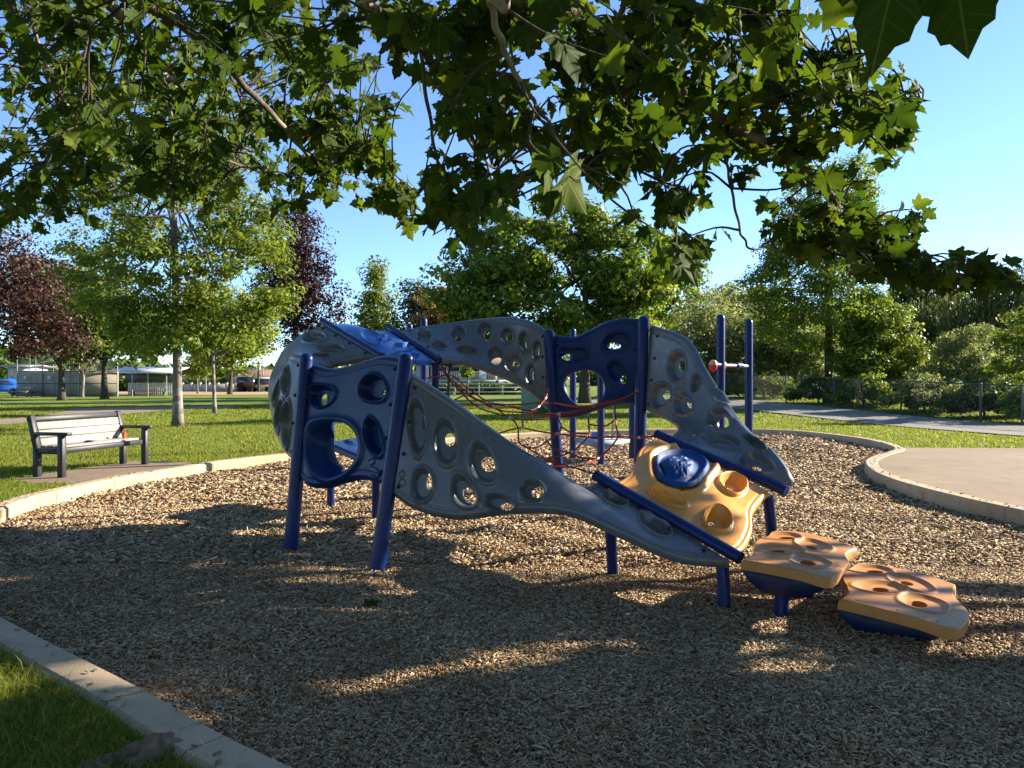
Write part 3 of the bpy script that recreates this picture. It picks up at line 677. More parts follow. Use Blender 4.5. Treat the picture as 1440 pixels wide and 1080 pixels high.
# ---------------------------------------------------------------- low stepping pods
def pod(name, label, near, far, z, hx, post_at=None, rest=False):
    rt = thing(name, label, 'stepping pod', (*np.mean(near+far, 0)[:2], 0.0))
    def at(p): return (p[0], p[1], z if len(p) < 3 else p[2])
    n = [at(p) for p in near]; f = [at(p) for p in far]
    rb = Ribbon([((500, 500, 5), (600, 500, 5))]*2); rb.I = np.array(n); rb.O = np.array(f); rb.S = 0.035
    for Q in (rb.I, rb.O): a_, b_ = Q[0].copy(), Q[-1].copy(); Q[0] -= (Q[1]-Q[0])*0.28; Q[-1] += (Q[-1]-Q[-2])*0.25
    t = np.linspace(0, 1, 200); ln = lambda P: np.linalg.norm(np.diff(cr(P, t), axis=0), axis=1).sum()
    rb.L = max(ln(rb.I), ln(rb.O)); rb.W = np.linalg.norm(cr(rb.I, t)-cr(rb.O, t), axis=1); rb.Wt = t; rb.bulge = 0.0
    if rb.nrm(np.array(.5), np.array(.5))[2] < 0: rb.flip = -1
    top = build_panel('top', rb, hx, M['orange'], rt, thick=0.058, res=0.007, roll=0.012, rollu=0.02, groove=False, depth=0.011, lip=0.008, skirt=1)
    
    bolts(rb, top, us=(0.1, 0.36, 0.64, 0.9), vs=(0.05, 0.95), off=-0.006, sc=.5)
    # blue half-lens plates under the long sides
    for e, P in ((0, rb.I), (1, rb.O)):
        a, b = P[0], P[-1]; d = unit(b-a); L = np.linalg.norm(b-a); inw = unit(np.array([(rb.O-rb.I).mean(0)[0], (rb.O-rb.I).mean(0)[1], 0]))*(1 if e == 0 else -1)
        s = np.linspace(0.12, 0.86, 24); h = (0.17 if not rest else 0.17)*(np.clip(1-((s-0.49)/0.38)**2, 0, 1)**0.55)+0.012
        top_ = a+(b-a)*s[:, None]+inw*0.022; top_[:, 2] -= 0.052; bot = top_.copy(); bot[:, 2] -= h; bot[:, 2] = np.maximum(bot[:, 2], -0.03)
        k = len(s); V = np.vstack([top_, bot, top_+inw*0.03, bot+inw*0.03]); i = np.arange(k-1)
        Q = np.vstack([np.stack([i, i+1, k+i+1, k+i], -1), np.stack([2*k+i, 3*k+i, 3*k+i+1, 2*k+i+1], -1), np.stack([k+i, k+i+1, 3*k+i+1, 3*k+i], -1), np.stack([i+1, i, 2*k+i, 2*k+i+1], -1), [[0, k, 3*k, 2*k], [k-1, 3*k-1, 4*k-1, 2*k-1]]])
        adopt(mesh_np('side_panel', V, Q, M['insert_dark']), rt)
    if post_at is not None:
        for q in post_at:
            m = MB(); m.tube([[q[0], q[1], -0.06], [q[0], q[1], z-0.08]], 0.043, 18); adopt(autosmooth(m.obj('post', M['blue_metal'])), rt)
    return rt
M['insert_dark'] = plastic('pod_side_plastic', (0.004, 0.016, 0.065), 0.5, 0.08)
def W2(px, py, z): x, y = G(px, py, z); return (x, y, z)
z1 = 0.385
pod('stepping_pod', 'orange pod on a blue post touching the foot of the yellow panel',
    [W2(1036, 786, z1), W2(1078, 793, z1), (W2(1125, 802, z1)), W2(1168, 812, z1), W2(1190, 797, z1-.01)], [W2(1082, 746, z1), W2(1108, 746, z1), W2(1135, 749, z1), W2(1170, 758, z1), W2(1204, 769, z1)], z1,
    [(1100, 754, 33, 5.5, 2, H(1106, 755, 12, 2, 0)), (1143, 766, 29, 7.5, 14, H(1140, 768, 9, 2.4, 10)), (1101, 773, 34, 6, 2, H(1094, 773.5, 10, 2.2, 0)), (1141, 789, 31, 9, 14, H(1136, 789, 11, 3.2, 8))], post_at=[(1.727, 4.93), (2.05, 5.35)])
z2 = 0.205
pod('stepping_pod', 'orange pod resting lowest on the chips at the right end of the climb',
    [W2(1170, 840, z2), W2(1225, 853, z2), W2(1285, 868, z2), W2(1343, 884, z2), W2(1364, 868, z2-.01)], [W2(1196, 790, z2), W2(1230, 793, z2), W2(1270, 800, z2), W2(1310, 810, z2), W2(1342, 821, z2)], z2,
    [(1226, 801, 33, 6, 4, H(1230, 802, 12, 2.2, 2)), (1281, 819, 36, 9, 17, H(1275, 818, 9, 2.5, 10)), (1240, 826, 39, 9, 6, H(1238, 827, 12, 3, 4)), (1300, 848, 40, 11, 15, H(1292, 847, 12, 4, 8))], rest=True, post_at=[(2.3, 4.75)])
# ================================================================ other play equipment, bench, fence, far buildings
M['white'] = simple('white_paint', (0.62, 0.62, 0.6), (0.5, 0.5, 0.48), 4, 0.6, 0.1)
M['cream'] = simple('cream_board', (0.31, 0.29, 0.25), (0.25, 0.235, 0.20), 5, 0.6, 0.15, 60)
M['black'] = simple('black_recycled_plastic', (0.022, 0.022, 0.024), (0.035, 0.035, 0.037), 12, 0.5, 0.2, 80)
M['galv'] = simple('galvanised_steel', (0.30, 0.31, 0.31), (0.2, 0.21, 0.21), 8, 0.5, 0.1, 60, 0.6)
M['darkgalv'] = simple('weathered_steel', (0.10, 0.105, 0.10), (0.07, 0.07, 0.07), 8, 0.6, 0.1, 60, 0.4)
M['tanwall'] = simple('tan_block_wall', (0.40, 0.36, 0.29), (0.33, 0.29, 0.23), 1.2, 0.9, 0.2, 20)
M['roofmetal'] = simple('pale_metal_roof', (0.50, 0.53, 0.56), (0.42, 0.45, 0.48), 2, 0.45, 0.1, 30)
M['roofbrown'] = simple('brown_roof', (0.20, 0.12, 0.09), (0.15, 0.09, 0.07), 2, 0.9, 0.3, 30)
M['glass'] = simple('dark_glass', (0.02, 0.025, 0.03), rough=0.1, bump=0.0, spec=0.8)
M['bluecar'] = simple('blue_paint', (0.02, 0.12, 0.45), (0.018, 0.11, 0.42), 2, 0.25, 0.0, spec=0.6)
M['darkcar'] = simple('dark_paint', (0.015, 0.017, 0.02), rough=0.25, bump=0.0, spec=0.6)
M['rubber'] = simple('tyre_rubber', (0.015, 0.015, 0.015), rough=0.9)
M['greenbox'] = simple('green_cabinet_paint', (0.16, 0.27, 0.17), (0.13, 0.22, 0.14), 3, 0.55, 0.05)
M['greendoor'] = simple('dark_green_door', (0.03, 0.09, 0.06), (0.025, 0.07, 0.05), 3, 0.55, 0.05)
M['red'] = simple('red_plastic', (0.55, 0.03, 0.035), (0.45, 0.025, 0.03), 5, 0.4, 0.05)
M['tan'] = simple('tan_plastic', (0.62, 0.36, 0.22), (0.5, 0.28, 0.17), 5, 0.5, 0.05)
M['siding'] = simple('blue_grey_siding', (0.36, 0.41, 0.46), (0.30, 0.34, 0.39), 1, 0.8, 0.1)
M['deck'] = simple('grey_deck_coat', (0.30, 0.32, 0.33), (0.24, 0.26, 0.27), 4, 0.6, 0.15)
def part(m, name, mat, root, smooth=True, label=None):
    o = m.obj(name, M[mat] if isinstance(mat, str) else mat)
    if smooth: autosmooth(o, 35)
    adopt(o, root)
    if label: o['label'] = label
    return o
def sub(m, name, mat, par):
    o = m.obj(name, M[mat]); autosmooth(o, 35); root = par.parent; o.parent = par
    o.matrix_parent_inverse = (root.matrix_basis @ par.matrix_parent_inverse).inverted() if root else par.matrix_basis.inverted()
    return o
def vpost(root, px, Y, ztop, r=0.0635, z0=-0.06, mat='blue_metal', name='post'):
    x = (px-CX)/F*Y; m = MB(); m.tube([[x, Y, z0], [x, Y, ztop*0.5], [x, Y, ztop-r]], r, 20, dome=True); return part(m, name, mat, root)
fr = thing('bar_climber', 'blue overhead bar frame of tall blue posts behind the navy back wall', 'play frame', (2.6, 13.4, 0))
PS = {}
for px, Y, zt in ((805.5, 14.75, 2.51), (845, 13.5, 2.5), (889, 14.6, 2.42), (1013.5, 11.6, 2.5), (1053, 12.5, 2.5)):
    PS[px] = ((px-CX)/F*Y, Y); vpost(fr, px, Y, zt)
def P3(px, z): return np.array([*PS[px], z])
m = MB(); tri = [P3(805.5, .40), P3(845, .36), P3(889, .40)]; ctr = np.mean(tri, 0)
tr_ = [ctr+(p-ctr)*1.0 for p in tri]; m.add(np.array(tr_+[p-[0, 0, .07] for p in tr_]), [np.array([[0, 1, 2], [5, 4, 3]]), np.array([[0, 3, 4, 1], [1, 4, 5, 2], [2, 5, 3, 0]])]); part(m, 'deck', 'deck', fr, False)
m = MB(); m.tube(cr(np.array([P3(889, .55)+[-.35, -.1, 1.0], P3(889, .5)+[-.36, -.1, .5], P3(889, .4)+[-.4, -.1, 0]]), np.linspace(0, 1, 10)), .016, 10); part(m, 'grab_pole', 'cream', fr)
m = MB(); m.tube([ctr+[-.05, .3, .02], ctr+[-.05, .3, .14]], [.13, .10], 16); part(m, 'foot_hold', 'sunlit_blue', fr)
zb = 1.5+21/F*11.9
a, b = P3(1013.5, zb), P3(1053, zb); d = unit(b-a)
m = MB(); m.tube([a-d*.16, b+d*.05], .026, 14); part(m, 'crossbar', 'galv', fr)
m = MB(); m.tube([a+(b-a)*.62-d*.1, a+(b-a)*.62+d*.1], .05, 16); part(m, 'grip_sleeve', 'blue_metal', fr)
m = MB(); m.tube([a-d*.02, a-d*.24], .04, 14); part(m, 'grip_sleeve', 'blue_metal', fr)
for k in ((-.26, .03), (.085, .05)):
    c = a+d*k[0]+np.array([0, k[1], 0])
    th = np.linspace(0, 2*math.pi, 15)[:-1]
    m = MB(); prof = [(0.0, .075), (.035, .068), (.06, .04), (.065, 0.0)]
    V = [[c[0]+r*math.cos(t), c[1]+r*math.sin(t), c[2]+z] for r, z in prof for t in th]; n = 14; i, j = np.meshgrid(np.arange(3), np.arange(n), indexing='ij')
    Q = np.stack([i*n+j, i*n+(j+1) % n, (i+1)*n+(j+1) % n, (i+1)*n+j], -1).reshape(-1, 4); m.add(np.array(V), Q); part(m, 'handhold', 'tan', fr)
    m = MB(); prof = [(.065, 0.0), (.062, -.04), (.042, -.08), (0, -.11)]
    V = [[c[0]+r*math.cos(t), c[1]+r*math.sin(t), c[2]+z] for r, z in prof for t in th]; m.add(np.array(V), Q); part(m, 'handhold', 'red', fr)
for nm, px, Y, zt, lb in (('post', 596, 13.7, 2.62, 'taller blue post rising behind the sunlit blue canopy panel'), ('post', 576, 15.5, 2.65, 'shorter blue post end just left of the taller post behind the canopy')):
    t_ = thing('play_post', lb, 'post', ((px-CX)/F*Y, Y, 0)); vpost(t_, px, Y, zt, name='pole')
    m = MB(); x = (px-CX)/F*Y; m.tube([[x, Y, -.05], [x, Y, .03]], .085, 18); part(m, 'collar', 'blue_metal', t_)
# ---- bench
BA = np.array([-6.22, 10.66]); BB = np.array([-5.87, 12.34]); bd = unit(BB-BA); bn = np.array([bd[1], -bd[0]])   # bn points to the front (pit)
bench = thing('park_bench', 'black framed park bench with cream slats on a concrete pad by the kerb', 'bench', (*((BA+BB)/2-bn*0.2), LZ))
BL = np.linalg.norm(BB-BA)
Mb = np.array([[bd[0], -bn[0], 0], [bd[1], -bn[1], 0], [0, 0, 1.0]])     # local (along, back, up)
BM = 'M'
def bpos(a, b, z): return np.array([BA[0]+bd[0]*a-bn[0]*b, BA[1]+bd[1]*a-bn[1]*b, LZ+0.006+z])
def bbox(name, mat, a, b, z, size, tilt=0.0, r=0.008):
    Rt = np.array([[1, 0, 0], [0, math.cos(tilt), math.sin(tilt)], [0, -math.sin(tilt), math.cos(tilt)]])
    m = MB(); m.rbox(bpos(a, b, z), size, r, Mb@Rt); return part(m, name, mat, bench, False)
tl = math.radians(14)
for a in (0.0, BL):
    bbox('leg', 'black', a, 0.02, 0.29, (0.085, 0.085, 0.58))
    bbox('leg', 'black', a, 0.42, 0.20, (0.085, 0.085, 0.40))
    bbox('armrest', 'black', a, 0.17, 0.60, (0.10, 0.56, 0.045))
    bbox('seat_bearer', 'black', a, 0.22, 0.36, (0.07, 0.40, 0.08))
    bbox('back_post', 'black', a, 0.47, 0.60, (0.085, 0.075, 0.52), tl)
bbox('seat_apron', 'black', BL/2, 0.035, 0.365, (BL-0.09, 0.045, 0.075))
for b in (0.12, 0.255, 0.39): bbox('seat_slat', 'cream', BL/2, b, 0.415, (BL-0.09, 0.125, 0.035))
for k, z in enumerate((0.475, 0.588, 0.70)):
    bbox('back_slat', 'cream', BL/2, 0.455+0.25*(z-0.475)-0.035, z, (BL-0.10, 0.032, 0.108), tl)
bbox('back_rail', 'black', BL/2, 0.53, 0.80, (BL+0.085, 0.06, 0.075), tl)
bbox('plaque', 'clamp', BL/2-0.03, 0.455+0.25*(.70-.475)-0.055, 0.715, (0.07, 0.006, 0.05), tl, 0.002)
bt = thing('drink_bottle', 'small orange bottle standing on the far end of the bench seat', 'bottle', bpos(BL-0.25, 0.2, 0.433))
c = bpos(BL-0.25, 0.2, 0.433); m = MB(); m.tube([c, c+[0, 0, .095]], .027, 16); part(m, 'body', simple('orange_label', (0.75, 0.11, 0.03), rough=0.4, bump=0.02), bt)
m = MB(); m.tube([c+[0, 0, .095], c+[0, 0, .11], c+[0, 0, .13]], [.026, .012, .012], 16); part(m, 'cap', 'red', bt)
def crumple(name, label, cat, c, sx, sy, sz, mat):
    bm = bmesh.new(); bmesh.ops.create_icosphere(bm, subdivisions=3, radius=1.0)
    for v in bm.verts:
        p = v.co; k = 0.75+0.35*math.sin(p.x*5+c[0])*math.sin(p.y*4.3)*math.cos(p.z*6)+0.15*math.sin(p.x*11+p.y*9)
        v.co = Vector((p.x*sx*k, p.y*sy*k, max(p.z, -0.55)*sz*k))
    me = bpy.data.meshes.new(name); bm.to_mesh(me); bm.free(); me.materials.append(M[mat]); o = link(bpy.data.objects.new(name, me)); o.location = tuple(c); o.rotation_euler = (0, 0, math.atan2(bd[1], bd[0]))
    return tag(autosmooth(o, 50), label, cat)
crumple('cap', 'small dark crumpled cap lying on the middle of the bench seat', 'cap', bpos(BL*0.42, 0.2, 0.445), .11, .05, .02, 'black')
crumple('bag', 'small dark bag beside the orange bottle on the bench', 'bag', bpos(BL-0.33, 0.30, 0.455), .04, .04, .05, 'black')
# ---- chain link fence on the right
fence = thing('chain_link_fence', 'long grey chain link fence along the asphalt path on the right', 'fence', (*FA, 0))
fys = [19.6, 21.3, 22.79, 24.14, 27.26, 30.57, 33.5, 36.3, 39.0]
def fpt(Y): x = 21.856-0.2963*Y; return np.array([x, Y, float(terrain(x, Y))])
for k, Y in enumerate(fys):
    p = fpt(Y); m = MB(); rr = 0.042 if abs(Y-24.14) < .1 else 0.03
    m.tube([p-[0, 0, .05], p+[0, 0, .6], p+[0, 0, 1.2]], rr, 12, dome=True); part(m, 'post', 'darkgalv', fence)
m = MB(); m.tube([fpt(Y)+[0, 0, 1.19] for Y in fys], .021, 10); part(m, 'top_rail', 'darkgalv', fence)
m = MB(); L0 = 0.0; segs = []
for a, b in zip(fys[:-1], fys[1:]):
    p, q = fpt(a), fpt(b); L = np.linalg.norm(q-p); n = int(L/0.07); H_ = 1.12
    for k in range(-int(H_/0.07), n):
        for sgn in (0, 1):
            s0, s1 = k*0.07, k*0.07+H_; t0, t1 = 0.0, 1.0
            lo, hi = max(s0, 0), min(s1, L)
            if hi <= lo: continue
            za, zb_ = (lo-s0)/H_, (hi-s0)/H_
            if sgn: za, zb_ = 1-za, 1-zb_
            A_ = p+(q-p)*(lo/L)+[0, 0, .05+za*H_]; B_ = p+(q-p)*(hi/L)+[0, 0, .05+zb_*H_]
            m.tube([A_, B_], .0022, 3, cap=False)
part(m, 'mesh', 'darkgalv', fence, False)
# ---- green cabinet
Yc = 30.0; cb = thing('utility_cabinet', 'pale green utility cabinet on the lawn behind the rope net', 'cabinet', ((752-CX)/F*Yc, Yc, LZ))
x0 = (733-CX)/F*Yc; x1 = (774-CX)/F*Yc; m = MB(); m.rbox([(x0+x1)/2, Yc+.4, LZ+.58], (x1-x0, .8, 1.16), .02); part(m, 'body', 'greenbox', cb, False)
m = MB(); m.rbox([x1-.27, Yc-.012, LZ+.58], (.46, .03, 1.0), .008); part(m, 'door', 'greendoor', cb, False)
m = MB(); m.rbox([(x0+x1)/2, Yc+.4, LZ+1.19], (x1-x0+.08, .88, .05), .015); part(m, 'roof', 'greenbox', cb, False)
# ---- far things on the left
def X(px, Y): return (px-CX)/F*Y
def Z(py, Y): return CH-(py-HY)/F*Y
Yb = 63.5; bs = thing('backstop', 'tall chain link ball field backstop with tan screen behind the trees', 'backstop', (X(95, Yb), Yb, LZ))
for px in (24, 42, 50, 60, 75, 83, 97, 111, 165):
    m = MB(); m.tube([[X(px, Yb), Yb, 0], [X(px, Yb), Yb, 4.6]], .045 if px in (24, 60, 111, 165) else .03, 8); part(m, 'post', 'galv' if px != 60 else 'darkgalv', bs)
for zz in (0.3, 1.25, 2.25, 4.5):
    m = MB(); m.tube([[X(24, Yb), Yb, zz], [X(165, Yb), Yb, zz]], .03, 8); part(m, 'rail', 'darkgalv', bs)
m = MB()
x0, x1 = X(24, Yb), X(165, Yb); k = x0-4.5
while k < x1:
    for sgn in (0, 1):
        lo, hi = max(k, x0), min(k+4.5, x1)
        if hi > lo:
            za, zb_ = (lo-k), (hi-k)
            if sgn: za, zb_ = 4.5-za, 4.5-zb_
            m.tube([[lo, Yb, .1+za], [hi, Yb, .1+zb_]], .004, 3, cap=False)
    k += .12
part(m, 'mesh', 'galv', bs, False)
m = MB(); m.box([(x0+x1)/2, Yb+.15, 1.25], (x1-x0, .06, 2.1)); part(m, 'windscreen', 'tanwall', bs, False)
for px in (36, 70):
    m = MB(); m.box([X(px, Yb), Yb-.05, 1.72], (.22 if px == 36 else .3, .02, .25)); part(m, 'notice_board', 'white', bs, False)
Yd = 66; dg = thing('dugout', 'open ball field dugout with a pale metal roof', 'dugout', (X(196, Yd), Yd, LZ))
m = MB(); m.box([X(197, Yd), Yd+1.4, 2.42], (X(246, Yd)-X(148, Yd), 3.4, .10), M=np.array([[1, 0, 0], [0, .98, -.15], [0, .15, .98]])); part(m, 'roof', 'roofmetal', dg, False)
for px in (150, 160, 186, 208, 234, 244):
    m = MB(); m.tube([[X(px, Yd), Yd, 0], [X(px, Yd), Yd, 2.25]], .045, 8); part(m, 'post', 'galv', dg)
m = MB(); m.box([X(197, Yd), Yd+2.8, 1.75], (X(240, Yd)-X(152, Yd), .08, .7)); part(m, 'back_wall', 'darkgalv', dg, False)
m = MB()
for k in range(26):
    px = 160+k*73/25; m.box([X(px, Yd), Yd+2.6, .75], (.13, .05, 1.1))
part(m, 'slat_fence', 'white', dg, False)
m = MB(); m.box([X(197, Yd), Yd+1.6, .55], (4.4, .4, .06)); m.box([X(175, Yd), Yd+1.6, .35], (.08, .3, .4)); m.box([X(219, Yd), Yd+1.6, .35], (.08, .3, .4)); part(m, 'bench', 'galv', dg, False)
def gable(root, x0, x1, y0, y1, zw, zr, wall, roof, along='x', ov=.5):
    m = MB(); m.box([(x0+x1)/2, (y0+y1)/2, zw/2], (x1-x0, y1-y0, zw))
    if along == 'x':
        for xx in (x0+.01, x1-.01): m.add(np.array([[xx, y0, zw], [xx, y1, zw], [xx, (y0+y1)/2, zr]]), np.array([[0, 1, 2]]))
    else:
        for yy in (y0+.01, y1-.01): m.add(np.array([[x0, yy, zw], [x1, yy, zw], [(x0+x1)/2, yy, zr]]), np.array([[0, 1, 2]]))
    part(m, 'wall', wall, root, False); m = MB()
    sl = (zr-zw)
    for s in (-1, 1):
        if along == 'x':
            ym = (y0+y1)/2; h = (y1-y0)/2; e = ym+s*(h+ov); ez = zw-sl*ov/h
            V = [[x0-ov, ym, zr], [x1+ov, ym, zr], [x1+ov, e, ez], [x0-ov, e, ez]]
        else:
            xm = (x0+x1)/2; h = (x1-x0)/2; e = xm+s*(h+ov); ez = zw-sl*ov/h
            V = [[xm, y0-ov, zr], [xm, y1+ov, zr], [e, y1+ov, ez], [e, y0-ov, ez]]
        V = np.array(V); m.add(np.vstack([V+[0, 0, .16], V+[0, 0, .02]]), np.array([[0, 1, 2, 3], [7, 6, 5, 4], [0, 4, 5, 1], [1, 5, 6, 2], [2, 6, 7, 3], [3, 7, 4, 0]]))
    part(m, 'roof', roof, root, False)
def window(root, x, y, z, wx, wz, mat='glass'):
    m = MB(); m.box([x, y-.02, z], (wx+.16, .06, wz+.16)); f = part(m, 'window', 'white', root, False)
    m = MB(); m.box([x, y-.045, z], (wx, .03, wz)); sub(m, 'pane', mat, f)
Yw = 78; wb = thing('clubhouse', 'small white building at the far left beside the backstop', 'building', (X(20, Yw), Yw, LZ))
gable(wb, X(11, Yw), X(34, Yw), Yw, Yw+4, 2.85, 2.98, 'siding', 'galv'); window(wb, X(20, Yw), Yw, 2.4, .35, .5)
m = MB(); m.box([X(15, Yw), Yw-.03, 1.0], (.5, .05, 1.9)); part(m, 'door', 'siding', wb, False)
Yh = 95; ho = thing('house', 'white gabled house with a brown roof beyond the ball field', 'house', (X(352, Yh), Yh, LZ))
gable(ho, X(326, Yh), X(384, Yh), Yh, Yh+8, 1.75, 2.75, 'white', 'roofbrown', 'x', .6)
gable(ho, X(331, Yh), X(356, Yh), Yh-1.2, Yh+4, 1.7, 2.6, 'white', 'roofbrown', 'y', .4); window(ho, X(338, Yh), Yh-1.22, 1.1, .9, .7); window(ho, X(372, Yh), Yh, 1.1, 1.0, .7)
Yk = 92; wl = thing('boundary_wall', 'low cream boundary wall beyond the ball field', 'wall', (X(295, Yk), Yk, LZ))
m = MB(); m.box([X(293, Yk), Yk, .55], (X(344, Yk)-X(244, Yk), .2, 1.1)); part(m, 'panel', 'tanwall', wl, False)
for k in range(9):
    m = MB(); m.box([X(244+k*12.5, Yk), Yk, .62], (.28, .28, 1.26)); part(m, 'pier', 'tanwall', wl, False)
def car(name, label, cat, px, Y, L, hgt, mat, heading=0.0, boxy=False):
    c = np.array([X(px, Y), Y, LZ]); rt = thing(name, label, cat, c); W = 1.8; ca, sa = math.cos(heading), math.sin(heading)
    Mr = np.array([[ca, -sa, 0], [sa, ca, 0], [0, 0, 1]])
    if boxy: pr = [(-.5, .3), (-.5, .95), (-.42, 1.0), (.5, 1.0), (.5, .3)]; cabp = [(-.4, .5), (-.36, .93), (.42, .93), (.44, .5)]
    else: pr = [(-.5, .22), (-.5, .55), (-.3, .62), (-.16, .97), (.18, 1.0), (.38, .64), (.5, .58), (.5, .22)]; cabp = [(-.27, .63), (-.15, .93), (.16, .95), (.33, .64)]
    def ext(p, w, m):
        n = len(p); V = np.array([[a*L, s*w/2*(0.86 if b > .7 else 1), b*hgt] for s in (-1, 1) for a, b in p])@Mr.T+c
        i = np.arange(n); m.add(V, [np.stack([i, (i+1) % n, n+(i+1) % n, n+i], -1)]); m.F.append(np.array([list(range(n))[::-1]])+m.n-2*n); m.F.append(np.array([list(range(n, 2*n))])+m.n-2*n)
    m = MB(); ext(pr, W, m); part(m, 'body', mat, rt, False)
    m = MB(); ext(cabp, W+.03, m); part(m, 'window', 'glass', rt, False)
    for sx in (-.31, .31):
        for sy in (-1, 1):
            q = np.array([sx*L, sy*(W/2-.1), .32])@Mr.T+c; ax = np.array([0, 1, 0])@Mr.T; m = MB(); m.tube([q-ax*.11, q+ax*.11], .32, 18); wq = part(m, 'wheel', 'rubber', rt)
car('parked_car', 'bright blue parked car cut off at the far left edge', 'car', 1, 70, 4.2, 1.5, 'bluecar', 0.25)
car('pickup_van', 'black boxy van parked in front of the white house', 'van', 347.5, 90, 1.9, 1.75, 'darkcar', 0.0, True)
car('camper', 'white camper parked right of the black van', 'camper', 366, 91, 3.2, 1.7, 'white', 0.1, True)
pt = thing('picnic_table', 'grey picnic table in front of the tan backstop', 'table', (X(31, 62.5), 62.5, LZ)); c = np.array([X(31, 62.5), 62.5, LZ])
m = MB(); m.box(c+[0, 0, .74], (1.8, .75, .05)); part(m, 'top', 'galv', pt, False)
for s in (-1, 1):
    m = MB(); m.box(c+[0, s*.72, .44], (1.8, .28, .05)); part(m, 'seat', 'galv', pt, False)
    m = MB(); m.box(c+[s*.6, 0, .36], (.08, 1.5, .08)); m.box(c+[s*.6, -.3, .36], (.08, .08, .72)); m.box(c+[s*.6, .3, .36], (.08, .08, .72)); part(m, 'leg', 'galv', pt, False)
for px, top, Y, lb in ((363.5, 508, 88, 'dark wooden utility pole right of the black van'), (369.5, 513, 96, 'thin pale lamp pole beside the camper'), (415, 500, 110, 'distant utility pole near the left end of the climber'), (289.5, 518, 84, 'thin pale signpost in front of the cream wall')):
    t_ = thing('utility_pole', lb, 'pole', (X(px, Y), Y, LZ)); m = MB(); m.tube([[X(px, Y), Y, 0], [X(px, Y), Y, Z(top, Y)]], .13 if px == 363.5 else .07, 10); part(m, 'shaft', 'black' if px == 363.5 else 'galv', t_)
    m = MB(); m.box([X(px, Y), Y, Z(top, Y)-.25], (1.2 if px != 289.5 else .5, .08, .08 if px != 289.5 else .4)); part(m, 'crossarm', 'black' if px == 363.5 else 'galv', t_, False)
Yn = 84; hb = thing('house', 'long blue grey house with a white balcony seen behind the rope net', 'house', (X(650, Yn), Yn, LZ))
gable(hb, X(585, Yn), X(716, Yn), Yn, Yn+9, 3.4, 4.6, 'siding', 'roofbrown', 'x', .6)
for px in (600, 622, 640, 668, 690, 706): window(hb, X(px, Yn), Yn, 2.3, .9, 1.3)
m = MB(); m.box([X(662, Yn), Yn-1.0, 1.45], (7.5, 2.0, .12)); part(m, 'balcony', 'white', hb, False)
m = MB()
for k in range(40): m.box([X(662, Yn)-3.7+k*7.4/39, Yn-1.98, 1.95], (.04, .04, .9))
m.box([X(662, Yn), Yn-1.98, 2.42], (7.5, .07, .07)); part(m, 'railing', 'white', hb, False)
for k in (-3.6, -1.2, 1.2, 3.6):
    m = MB(); m.box([X(662, Yn)+k, Yn-1.9, .8], (.12, .12, 1.5)); part(m, 'column', 'white', hb, False)
Yv = 100; fw = thing('boundary_fence', 'pale rail fence along the far lawn edge behind the net', 'fence', (X(690, Yv), Yv, LZ))
for zz in (.35, .75, 1.1):
    m = MB(); m.box([X(690, 70), 70, zz+.1], (11, .06, .10)); part(m, 'rail', 'white', fw, False)
for k in range(6):
    m = MB(); m.box([X(690, 70)-5.4+k*2.16, 70.09, .65], (.1, .1, 1.3)); part(m, 'post', 'white', fw, False)
# ================================================================ trees
def leaf_cards(P, N, size, aspect=0.6, fold=0.12, axis=None, droop=0.0):
    n = len(P); N = unit(N); A = RS.normal(size=(n, 3)) if axis is None else axis+RS.normal(size=(n, 3))*0.35
    if droop: A = A+np.array([0, 0, -droop])
    A = unit(A-N*(A*N).sum(1, keepdims=True)); B = np.cross(N, A)
    L = (size*np.exp(RS.normal(0, 0.25, n)))[:, None]; W = L*aspect/2
    V = np.stack([P-A*L*0.5, P-A*L*0.05+B*W+N*W*fold*2, P+A*L*0.5, P-A*L*0.05-B*W+N*W*fold*2], 1).reshape(-1, 3)
    return V, np.arange(n*4).reshape(n, 4)
def rdir(n):
    return unit(RS.normal(size=(n, 3)))
def lobes_px(L, Y, jit=0.35):
    out = []
    for l in L:
        px, py, rx, ry = l[:4]; dy = l[4] if len(l) > 4 else R.uniform(-jit, jit)*rx/F*Y
        out.append((U(px, py, Y+dy), np.array([rx/F*Y, 0.5*(rx+ry)/F*Y, ry/F*Y])))
    return out
def blobs_in(lobes, n, surf=2.2):
    w = np.array([np.prod(r)**0.75 for c, r in lobes]); k = RS.choice(len(lobes), n, p=w/w.sum())
    C = np.array([lobes[i][0] for i in k]); Rr = np.array([lobes[i][1] for i in k])
    return C+rdir(n)*Rr*(RS.uniform(0.02, 1, n)**(1/surf))[:, None]
def crown(name, lobes, nblob, nleaf, size, mat, root, br=0.9, flat=0.65, aspect=0.6, up=0.5, droop=0.0, surf=2.2, zmin=None, rnd=0.75):
    C = blobs_in(lobes, nblob, surf)
    if zmin is not None: C = C[C[:, 2] > zmin]
    k = RS.randint(0, len(C), nleaf); d = rdir(nleaf); rr = br*RS.uniform(0.6, 1.35, len(C))[k]
    P = C[k]+d*np.array([1, 1, flat])*(rr*RS.uniform(0.05, 1, nleaf)**0.45)[:, None]
    N = unit(d+rdir(nleaf)*rnd+np.array([0, 0, up]))
    V, Fq = leaf_cards(P, N, size, aspect, droop=droop)
    o = mesh_np(name, V, Fq, mat); adopt(o, root); return o, C
